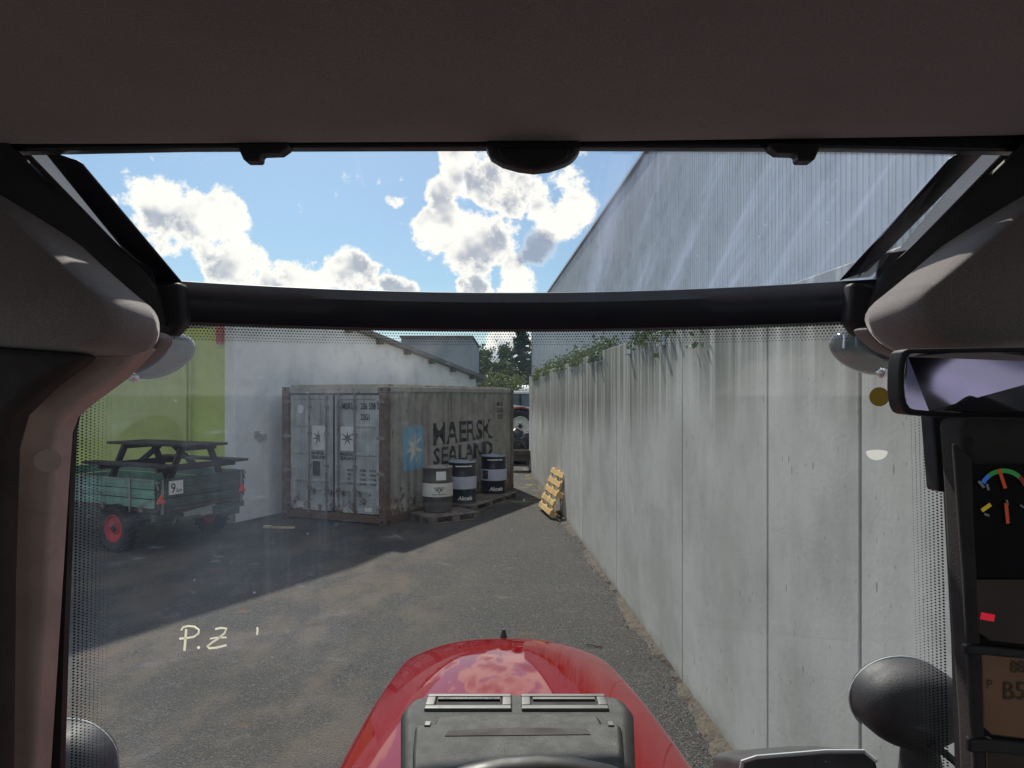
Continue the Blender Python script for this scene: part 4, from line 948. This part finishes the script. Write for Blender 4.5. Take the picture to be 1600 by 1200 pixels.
# side rails of the roof opening
def mir(p): return (1612 - p[0], *p[1:])
for side in (0, 1):
    q = (lambda l: l) if side == 0 else (lambda l: [mir(p) for p in l])
    quad_bar('pale_side_gap', q([(30, 226, .92), (76, 230, .92), (236, 424, 1.15), (204, 402, 1.14)]), .003, 'gap_haze', TR, .001)  # translucent strip stands in for sky haze seen through the gap
    quad_bar('pale_corner_gap', q([(238, 400, 1.15), (262, 425, 1.15), (286, 455, 1.16), (240, 470, 1.15)]), .003, 'gap_haze', TR, .001)  # same painted sky haze at the corner of the gap
    quad_bar('brown_seal', q([(0, 222, .90), (34, 226, .90), (206, 404, 1.12), (214, 424, 1.12), (150, 380, 1.05)]), .008, 'brown_strip', TR, .002)
    quad_bar('roof_side_rail', q([(-90, 190, .86), (14, 220, .86), (140, 342, .99), (234, 424, 1.08), (262, 470, 1.10), (270, 512, 1.10), (230, 500, 1.06), (-90, 260, .86)]), .020, 'seal', TR, .006)
    quad_bar('window_strut', q([(196, 392, 1.10), (242, 398, 1.10), (250, 470, 1.10), (215, 440, 1.10)]), .012, 'beam', TR, .003)
    quad_bar('corner_bracket', q([(246, 452, 1.115), (296, 444, 1.115), (302, 505, 1.115), (285, 528, 1.115), (252, 524, 1.115), (244, 500, 1.115)]), .03, 'cab_black', TR, .008)
# padded side linings
def pad(name, pts, Y, depth, mat, bev, back=None):
    bm = bm_new(); a = [P(x, y, Y) for x, y in pts]
    n = len(a); c = sum(a, Vector()) / n
    rings = []
    for k, (dy, sc) in enumerate(((0, .99), (-depth * .15, 1.0), (-depth * .45, .992), (-depth * .75, .965), (-depth * .93, .92), (-depth, .86))):
        rings.append([c + (p - c) * sc + Vector((0, dy, 0)) for p in a])
    loft(bm, rings); return obj(name, bm, mat, TR, bev, 5)
def rounded(pts, it=2):
    for _ in range(it):
        out = []
        for a, b in zip(pts, pts[1:] + pts[:1]):
            out += [(a[0] * .75 + b[0] * .25, a[1] * .75 + b[1] * .25), (a[0] * .25 + b[0] * .75, a[1] * .25 + b[1] * .75)]
        pts = out
    return pts
lpod = [(-260, 110), (0, 268), (70, 328), (150, 405), (215, 462), (250, 490), (252, 530), (232, 556), (190, 560), (90, 553), (0, 548), (-260, 545)]
rpod = [(1860, 120), (1600, 270), (1540, 325), (1470, 385), (1400, 445), (1345, 488), (1356, 522), (1392, 552), (1440, 560), (1520, 552), (1600, 545), (1860, 540)]
pad('side_lining', rounded(lpod), .98, .11, 'pod', 0); pad('side_lining', rounded(rpod), .98, .11, 'pod', 0)
for o in [o for o in TR.children if o.name.startswith('side_lining')]:
    for p in o.data.polygons: p.use_smooth = True
    pass
pad('lining_lip', rounded([(190, 540), (240, 520), (262, 520), (275, 535), (240, 570), (200, 585), (150, 570)], 2), 1.03, .03, 'pod', 0)
pad('lining_lip', rounded([(1420, 540), (1360, 520), (1336, 512), (1332, 520), (1362, 548), (1400, 562), (1450, 570)], 2), 1.03, .03, 'pod', 0)
# pillars
bm = bm_new(); prism(bm, [P(x, y, 1.0) for x, y in [(252, 545), (205, 592), (150, 632), (127, 652), (118, 676), (112, 760), (100, 950), (84, 1200), (76, 1330), (20, 1330), (34, 1200), (38, 900), (44, 700), (60, 655), (100, 615), (160, 565), (140, 540)]], (0, -.045, 0)); pil = obj('left_pillar_trim', bm, 'trim', TR, .012, 3)
bm = bm_new(); cyl(bm, P(75, 720, .958), P(75, 720, .950), .0165, .0155, n=24); obj('screw_cap', bm, 'trim', pil, smooth='auto')
bm = bm_new(); prism(bm, [P(x, y, 1.02) for x, y in [(150, 600), (126, 650), (121, 672), (116, 800), (108, 1000), (102, 1200), (96, 1330), (60, 1330), (80, 700), (110, 620)]], (0, -.012, 0)); obj('left_windscreen_seal', bm, 'seal', TR)
bm = bm_new(); prism(bm, [P(x, y, .93) for x, y in [(-200, 530), (40, 546), (170, 556), (100, 606), (54, 650), (40, 700), (34, 900), (30, 1330), (-200, 1330)]], (0, -.05, 0)); obj('left_door_post', bm, 'trim_dark', TR, .015, 3)
bm = bm_new(); prism(bm, [P(x, y, 1.02) for x, y in [(1420, 560), (1470, 700), (1478, 850), (1486, 1000), (1492, 1200), (1496, 1330), (1640, 1330), (1640, 560)]], (0, -.02, 0)); obj('right_windscreen_seal', bm, 'seal', TR)
bm = bm_new(); prism(bm, [P(x, y, .98) for x, y in [(1436, 640), (1472, 640), (1474, 766), (1446, 764)]], (0, -.03, 0)); obj('mirror_bracket', bm, 'cab_black', TR, .004, 2)
# headliner and outer roof
def ledge(px):
    return 226 - 4 * math.exp(-((px - 800) / 500) ** 2) - (14 * ((px - 900) / 700) if px > 900 else 0)
bm = bm_new(); rings = []
for i in range(41):
    px = -800 + 3200 * i / 40; x = (px - 800) / F * .86; z = EYE + (HZ - ledge(max(0, min(1600, px)))) / F * .86
    rings.append([(x, .872, z + .09), (x, .874, z + .03), (x, .872, z + .012), (x, .864, z + .002), (x, .85, z - .001), (x, .80, z + .0), (x, .5, z + .012), (x, .0, z + .02), (x, -.9, z + .01), (x, -.9, z + .09)])
loft(bm, rings); obj('headliner', bm, 'liner', TR, smooth='auto')
bm = bm_new(); box(bm, (0, -.05, 2.90), (1.7, 1.84, .14)); obj('roof_shell', bm, 'hood', TR, .04, 3)
bm = bm_new()
for s in (-1, 1):
    box(bm, (s * .80, -.05, 2.78), (.12, 1.84, .14))
obj('roof_side_channel', bm, 'cab_black', TR)
bm = bm_new()
for s in (-1, 1):
    box(bm, (s * .78, -.9, 2.0), (.08, .10, 1.6)); box(bm, (s * .80, -.02, 1.25), (.04, 1.75, .5))
box(bm, (0, -.93, 1.4), (1.5, .04, .9)); obj('rear_cab_frame', bm, 'cab_black', TR)
bm = bm_new(); box(bm, (0, .05, .98), (1.6, 1.95, .05)); obj('cab_floor', bm, 'cab_black', TR)
bm = bm_new(); box(bm, (0, -.42, 2.02), (.5, .14, .78)); obj('seat_backrest', bm, 'seat', TR, .05, 4)
bm = bm_new(); box(bm, (0, -.18, 1.58), (.5, .5, .14)); obj('seat_cushion', bm, 'seat', TR, .05, 4)
# rear-view mirror
def ym(x, o=0): return .86 + o - .38 * (x - 1406) / F    # the mirror is turned towards the driver
bm = bm_new(); mp = rounded([(1406, 546), (1404, 640), (1430, 652), (1745, 662), (1745, 540), (1430, 544)], 2)
prism(bm, [P(x, y, ym(x) + .24 * (y - 600) / F) for x, y in mp], (0, .03, 0)); mr = obj('rear_view_mirror', bm, 'cab_black', TR, .004, 3)
bm = bm_new(); mp2 = rounded([(1413, 553), (1411, 634), (1436, 643), (1736, 652), (1736, 549), (1436, 552)], 2)
prism(bm, [P(x, y, ym(x, -.001) + .24 * (y - 600) / F) for x, y in mp2], (0, -.002, 0)); obj('mirror_glass', bm, 'mirror', mr)
# instrument panel on the right pillar
ip = obj('instrument_panel', (lambda b: (prism(b, [P(x, y, .84) for x, y in [(1462, 652), (1470, 760), (1480, 950), (1492, 1120), (1500, 1330), (1790, 1330), (1790, 648)]], (0, -.05, 0)), b)[1])(bm_new()), 'trim_dark', TR, .010, 3)
YP = .788
def panel(pts, mat, dy, name, par=ip, bev=0):
    bm = bm_new(); prism(bm, [P(x, y, YP + dy) for x, y in pts], (0, -.002, 0)); return obj(name, bm, mat, par, bev, 1)
panel([(1514, 726), (1516, 790), (1526, 990), (1544, 1004), (1760, 1026), (1760, 724)], 'gauge_face', -.0, 'gauge_window')
panel([(1520, 905), (1526, 986), (1546, 1000), (1758, 1022), (1758, 905)], 'lcd_and_reflection', -.003, 'brown_reflection')  # brown sheet paints the reflection in the lower gauge window
panel([(1533, 1021), (1537, 1136), (1548, 1146), (1760, 1172), (1760, 1044)], 'lcd', 0, 'clock_display')
panel([(1540, 1172), (1546, 1300), (1760, 1320), (1760, 1196)], 'lcd_and_reflection', 0, 'hour_display')
for pts_ in ([(1500, 1003), (1530, 1004), (1760, 1028), (1760, 1042), (1534, 1020), (1500, 1019)], [(1506, 1148), (1545, 1149), (1760, 1174), (1760, 1194), (1544, 1171), (1506, 1170)]):
    bm = bm_new(); prism(bm, [P(x, y, YP) for x, y in pts_], (0, -.010, 0)); obj('display_bezel', bm, 'cab_black', ip, .003, 2)
bm = bm_new(); prism(bm, [P(x, y, YP + .004) for x, y in [(1484, 690), (1512, 716), (1514, 800), (1524, 990), (1530, 1130), (1538, 1330), (1524, 1330), (1512, 1130), (1500, 900)]], (0, -.010, 0)); obj('panel_edge', bm, 'trim_dark', ip, .004, 3)
bm = bm_new(); cyl(bm, P(1514, 690, YP + .006), P(1514, 690, YP - .003), .0055, n=16); obj('panel_screw', bm, 'gasket', ip)
def arc(cx, cy, r0, r1, a0, a1, mat, name):
    bm = bm_new(); n = 14; A = []; B = []
    for i in range(n + 1):
        a = R(a0 + (a1 - a0) * i / n); A.append(bm.verts.new(P(cx + r0 * math.cos(a), cy - r0 * math.sin(a), YP - .0045))); B.append(bm.verts.new(P(cx + r1 * math.cos(a), cy - r1 * math.sin(a), YP - .0045)))
    for i in range(n): bm.faces.new((A[i], A[i + 1], B[i + 1], B[i]))
    obj(name, bm, mat, ip)
arc(1568, 772, 33, 40, 48, 128, 'g_green', 'gauge_arc'); arc(1568, 772, 33, 40, 128, 152, 'g_blue', 'gauge_arc'); arc(1568, 772, 33, 40, 22, 48, 'print_red', 'gauge_arc')
def gline(a, b, w, mat, name='gauge_needle'):
    pa = P(*a, YP - .0055); pb = P(*b, YP - .0055); bm = bm_new(); t = (pb - pa).normalized(); n = Vector((-t.z, 0, t.x)) * w
    bm.faces.new([bm.verts.new(p) for p in (pa - n, pb - n, pb + n, pa + n)]); obj(name, bm, mat, ip)
gline((1561, 733), (1571, 763), .0019, 'needle'); gline((1572, 786), (1575, 818), .0019, 'needle')
gline((1534, 798), (1548, 788), .0022, 'g_yellow', 'gauge_symbol'); gline((1538, 803), (1546, 806), .0012, 'g_white', 'gauge_symbol'); gline((1529, 752), (1538, 762), .0014, 'g_white', 'gauge_symbol'); gline((1542, 756), (1545, 766), .0013, 'g_white', 'gauge_symbol'); gline((1573, 781), (1575, 789), .0010, 'g_white', 'gauge_symbol'); gline((1594, 789), (1600, 793), .0010, 'g_white', 'gauge_symbol')
gline((1532, 962), (1554, 966), .0038, 'g_red', 'warning_light')
for s, h, x, y in (('P', .010, 1543, 1076), ('88', .013, 1580, 1051), ('B5', .020, 1569, 1093)):
    bm = text_bm(s, h, 0, .9); p0 = P(x, y, YP - .0035)
    for v in bm.verts: v.co = Vector((p0.x + v.co.x, p0.y, p0.z + v.co.y))
    obj('lettering', bm, 'lcd_ink', ip, recalc=False)
# dashboard cowl with two vents
def dsh(pts, z0, z1, name, mat, par, bev):
    bm = bm_new(); prism(bm, [(x, y, z0) for x, y in pts], (0, 0, z1 - z0)); return obj(name, bm, mat, par, bev, 4)
CX = .007; DZ = 2.003
dsh([(CX - .147, 1.00), (CX - .10, 1.010), (CX + .10, 1.012), (CX + .149, 1.00), (CX + .156, .96), (CX + .131, .80), (CX + .105, .62), (CX - .105, .62), (CX - .131, .80), (CX - .156, .96)], 1.55, DZ, 'dashboard', 'dash', TR, .018)
da = [o for o in TR.children if o.name.startswith('dashboard')][0]
for cx, nm in ((-.0585, 0), (.0705, 1)):
    bm = bm_new(); yv = .972
    for (x0, x1, y0, y1) in ((cx - .058, cx + .058, yv - .0255, yv - .0135), (cx - .058, cx + .058, yv + .0135, yv + .0225), (cx - .058, cx - .045, yv - .0135, yv + .0135), (cx + .045, cx + .058, yv - .0135, yv + .0135)):
        box(bm, ((x0 + x1) / 2, (y0 + y1) / 2, DZ + .001), (x1 - x0, y1 - y0, .006))
    vf = obj('air_vent', bm, 'vent', da, .002, 2)
    bm = bm_new(); box(bm, (cx, yv, DZ + .001), (.088, .026, .002)); obj('vent_slot', bm, 'gasket', vf)
    bm = bm_new(); box(bm, (cx, yv + .004, DZ + .004), (.084, .004, .003), Matrix.Rotation(.3, 3, 'X')); obj('vent_vane', bm, 'vent' if nm else 'cab_black', vf)
dsh([(CX - .128, .895), (CX - .105, .897), (CX - .103, .918), (CX - .05, .926), (CX + .05, .928), (CX + .105, .920), (CX + .107, .899), (CX + .130, .897), (CX + .122, .83), (CX + .094, .63), (CX - .094, .63), (CX - .122, .83)], DZ - .02, DZ + .007, 'dash_panel', 'dash2', da, .007)
dsh([(CX - .088, .862), (CX + .088, .866), (CX + .084, .880), (CX, .884), (CX - .084, .876)], DZ, DZ + .0078, 'dash_groove_shade', 'trim_dark', da, .0)  # flat dark strip paints the shade of a shallow recess
for x in (-.112, .116):
    bm = bm_new(); box(bm, (CX + x, .893, DZ + .004), (.008, .012, .010)); obj('panel_clip', bm, 'vent', da, .001, 1)
# steering wheel
sw = bpy.data.objects.new('steering_wheel', None); COL.objects.link(sw); sw.parent = TR; sw.location = (.02, .46, 1.944); sw.rotation_euler = (R(62), 0, 0)
bm = bm_new(); n = 48
rings = []
for k in range(n):
    a = 2 * math.pi * k / n; rings.append([((.205 + .015 * math.cos(b)) * math.cos(a), (.205 + .015 * math.cos(b)) * math.sin(a), .015 * math.sin(b)) for b in [2 * math.pi * j / 12 for j in range(12)]])
loft(bm, rings + [rings[0]], True, False); bmesh.ops.remove_doubles(bm, verts=bm.verts, dist=1e-5); obj('wheel_rim', bm, 'wheel_rim', sw, smooth=True)
bm = bm_new()
for a in (R(90 + 120 * k + 60) for k in range(3)): bar(bm, (.03 * math.cos(a), .03 * math.sin(a), -.03), (.2 * math.cos(a), .2 * math.sin(a), 0), .03, .012)
obj('spoke', bm, 'wheel_rim', sw); bm = bm_new(); cyl(bm, (0, 0, -.06), (0, 0, 0), .05, .04, 20); obj('wheel_hub', bm, 'wheel_rim', sw)
# bonnet
def sec(y, hw, zt, drop, n=26, low=.62):
    pts = []
    for i in range(n + 1):
        s = -1 + 2 * i / n; a = abs(s)
        # flat crown, rolled shoulders, then side wall
        if a < .8:
            x = s / .8 * hw * .96; z = zt - drop * (a / .8) ** 2.6
        else:
            k = (a - .8) / .2; x = math.copysign(hw * (.96 + .04 * math.sin(min(1, k * 3) * math.pi / 2)) + k * .01, s); z = zt - drop - k * low
        pts.append((x + .005 - .039 * (y - 1.75), y, z))
    return pts
bm = bm_new(); prof = [(1.10, 0.4872, 1.6490, .10), (1.5, 0.4699, 1.6460, .098), (1.8, 0.4486, 1.6400, .095), (2.05, 0.4283, 1.6280, .09), (2.25, 0.4050, 1.6100, .085), (2.40, 0.3938, 1.5890, .08), (2.51, 0.3766, 1.5670, .075), (2.575, 0.3492, 1.5500, .07), (2.62, 0.3065, 1.5330, .065), (2.648, 0.2588, 1.5120, .06), (2.664, 0.2182, 1.4790, .05), (2.67, 0.1827, 1.4190, .04)]
loft(bm, [sec(*p) for p in prof], False, False)
vs = [v for v in bm.verts if abs(v.co.y - 2.685) < 1e-4]
hd = obj('bonnet', bm, 'hood', TR, smooth=True)
sd_ = hd.modifiers.new('s', 'SUBSURF'); sd_.levels = 1; sd_.render_levels = 2
bm = bm_new(); box(bm, (-.012, 2.62, 1.16), (.44, .08, .62)); obj('front_grille', bm, 'gasket', TR, .03, 3)
for s in (-1, 1):
    bm = bm_new()
    prism(bm, [(s * .470 + .02, 1.0, 1.50), (s * .434 + .0, 1.85, 1.46), (s * .425 - .006, 2.05, 1.24), (s * .475 + .02, 1.0, .9)], (s * .045, 0, -.03)); sp = obj('bonnet_side_panel', bm, 'hood_side', TR, .02, 3)
    bm = bm_new(); prism(bm, [(s * .515 + .02, 1.0, 1.40), (s * .482 + .002, 1.70, 1.37), (s * .480, 1.82, 1.24), (s * .519 + .02, 1.0, 1.05)], (s * .012, 0, 0)); obj('side_grille', bm, 'grille', sp)
bm = bm_new(); box(bm, (0, 1.8, 1.0), (.5, 1.5, .5)); obj('engine_block', bm, 'black', TR)
bm = bm_new(); cyl(bm, P(787, 997, 2.63), P(787, 983, 2.63), .015, .005, 10); obj('bonnet_badge', bm, 'cab_black', TR)
# roof corner lamps outside the glass
def blobm(c, rx, ry, rz_, rot, cut=None):
    bm = bm_new(); bmesh.ops.create_uvsphere(bm, u_segments=28, v_segments=18, radius=1)
    m = Matrix.Translation(c) @ Matrix.Rotation(rot, 4, 'Y') @ Matrix.Diagonal((rx, ry, rz_, 1)); bmesh.ops.transform(bm, matrix=m, verts=bm.verts); return bm
for s, (x, y) in ((-1, (248, 556)), (1, (1352, 550))):
    c = P(x, y, 1.26)
    lm = obj('roof_work_lamp', blobm(c, .064, .05, .036, s * R(22)), 'lens', TR, smooth=True)
    obj('lamp_reflector', blobm(c + Vector((0, .012, .004)), .052, .03, .026, s * R(22)), 'lamp_black', lm, smooth=True)
    bm = bm_new()
    for k in range(5): tube(bm, [c + Vector((-.05 + k * .02, -.028, .028 - k * .003)), c + Vector((-.055 + k * .022, -.036, .004))], .002, 5)
    obj('lamp_fins', bm, 'chrome', lm)
    p = P(208 if s < 0 else 1378, 588 if s < 0 else 582, 1.22); bm = bm_new(); bmesh.ops.create_uvsphere(bm, u_segments=12, v_segments=8, radius=.010, matrix=Matrix.Translation(p)); obj('lamp_bulb', bm, 'chrome', lm, smooth=True)
    bm = bm_new(); bar(bm, c + Vector((0, .02, .02)), c + Vector((s * .10, .02, .09)), .03); obj('lamp_bracket', bm, 'cab_black', lm)
# lamps on stalks beside the bonnet
def stalk_lamp(cx, cy, rx, ry, Y, s):
    c = P(cx, cy, Y)
    bm = bm_new(); k = Y / F
    prof_ = []
    bmesh.ops.create_uvsphere(bm, u_segments=32, v_segments=20, radius=1)
    for v in bm.verts:
        x, y, z = v.co
        y = math.copysign(abs(y) ** .6, y); z = math.copysign(abs(z) ** .85, z)
        x *= rx * k * (1.0 if z > -.2 else 1 - .10 * (-.2 - z)); y = y * .10 if y < 0 else y * .05
        z = z * ry * k if z > 0 else z * ry * k * (.95 + .12 * x * s)
        v.co = c + Vector((x, y, z))
    hs = obj('stalk_lamp', bm, 'lamp_black', TR, smooth=True)
    bm = bm_new(); tube(bm, [c + Vector((1.004 * rx * k * math.cos(a), .012, 1.004 * ry * k * math.sin(a))) for a in [R(-40 + i * 10) for i in range(27)]], .0022, 6); obj('lamp_seam', bm, 'pale_trim', hs)
    bm = bm_new(); cyl(bm, c + Vector((.02 * s, -.02, -ry * k * .8)), c + Vector((.03 * s, -.01, -ry * k - .10)), .032, .045, 16); obj('lamp_stalk', bm, 'lamp_black', hs, smooth='auto')
    bm = bm_new(); bmesh.ops.create_uvsphere(bm, u_segments=20, v_segments=12, radius=1, matrix=Matrix.Translation(c + Vector((.04 * s, 0, -ry * k - .13))) @ Matrix.Diagonal((.11, .08, .06, 1))); obj('lamp_foot', bm, 'lamp_black', hs, smooth=True)
    bm = bm_new(); q = c + Vector((0, -.105, 0)); tube(bm, [q + Vector((0, .02, -.045)), q + Vector((.015, -.005, -.05)), q + Vector((.05, -.01, -.08)), q + Vector((.075, 0, -.14)), q + Vector((.08, .03, -.24))], .007, 8); obj('lamp_cable', bm, 'gasket', hs, smooth=True)
    bm = bm_new(); bar(bm, c + Vector((.04 * s, 0, -ry * k - .16)), c + Vector((-.30 * s, .05, -.62)), .06); obj('lamp_arm', bm, 'lamp_black', hs)
stalk_lamp(1412, 1094, 80, 64, 1.42, 1)
stalk_lamp(102, 1200, 78, 72, 1.42, -1)
bm = bm_new(); prism(bm, [P(1158, 1188, 1.40), P(1180, 1181, 1.40), P(1290, 1172, 1.42), P(1350, 1172, 1.42), P(1372, 1190, 1.40), P(1380, 1300, 1.38), P(1150, 1300, 1.38)], (0, .20, -.09)); sc = obj('side_cover', bm, 'lamp_black', TR, .010, 3)
bm = bm_new(); tube(bm, [P(1156, 1215, 1.385), P(1160, 1190, 1.385), P(1182, 1183, 1.385), P(1290, 1174, 1.405), P(1350, 1174, 1.405), P(1370, 1190, 1.385)], .004, 6); obj('cover_edge', bm, 'pale_trim', sc)

# pieces that were modelled together but can be told apart become objects of their own
def split(o):
    bm = bm_new(); bm.from_mesh(o.data); seen = set(); islands = []
    for v in bm.verts:
        if v.index in seen: continue
        stack = [v]; isl = []
        seen.add(v.index)
        while stack:
            a = stack.pop(); isl.append(a.index)
            for e in a.link_edges:
                b = e.other_vert(a)
                if b.index not in seen: seen.add(b.index); stack.append(b)
        islands.append(set(isl))
    bm.free()
    if len(islands) < 2: return
    src = o.data
    for k, isl in enumerate(islands):
        bm = bm_new(); bm.from_mesh(src); bm.verts.ensure_lookup_table()
        bmesh.ops.delete(bm, geom=[v for v in bm.verts if v.index not in isl], context='VERTS')
        me = bpy.data.meshes.new(o.name); bm.to_mesh(me); bm.free()
        for m_ in src.materials: me.materials.append(m_)
        if k == 0: o.data = me; t = o
        else: t = o.copy(); t.data = me; COL.objects.link(t)
SPLIT = ('casting_hole', 'rod_bracket', 'plinth', 'wall_socket', 'chassis', 'axle', 'roof_side_channel', 'rear_cab_frame', 'lamp_fins', 'spoke', 'roof_panel', 'door_frame', 'bung', 'drawbar', 'rear_bumper', 'number_board', 'air_vent', 'frame', 'lettering')
for o in list(bpy.data.objects):
    if o.type == 'MESH' and o.name.split('.')[0] in SPLIT[:-1]: split(o)
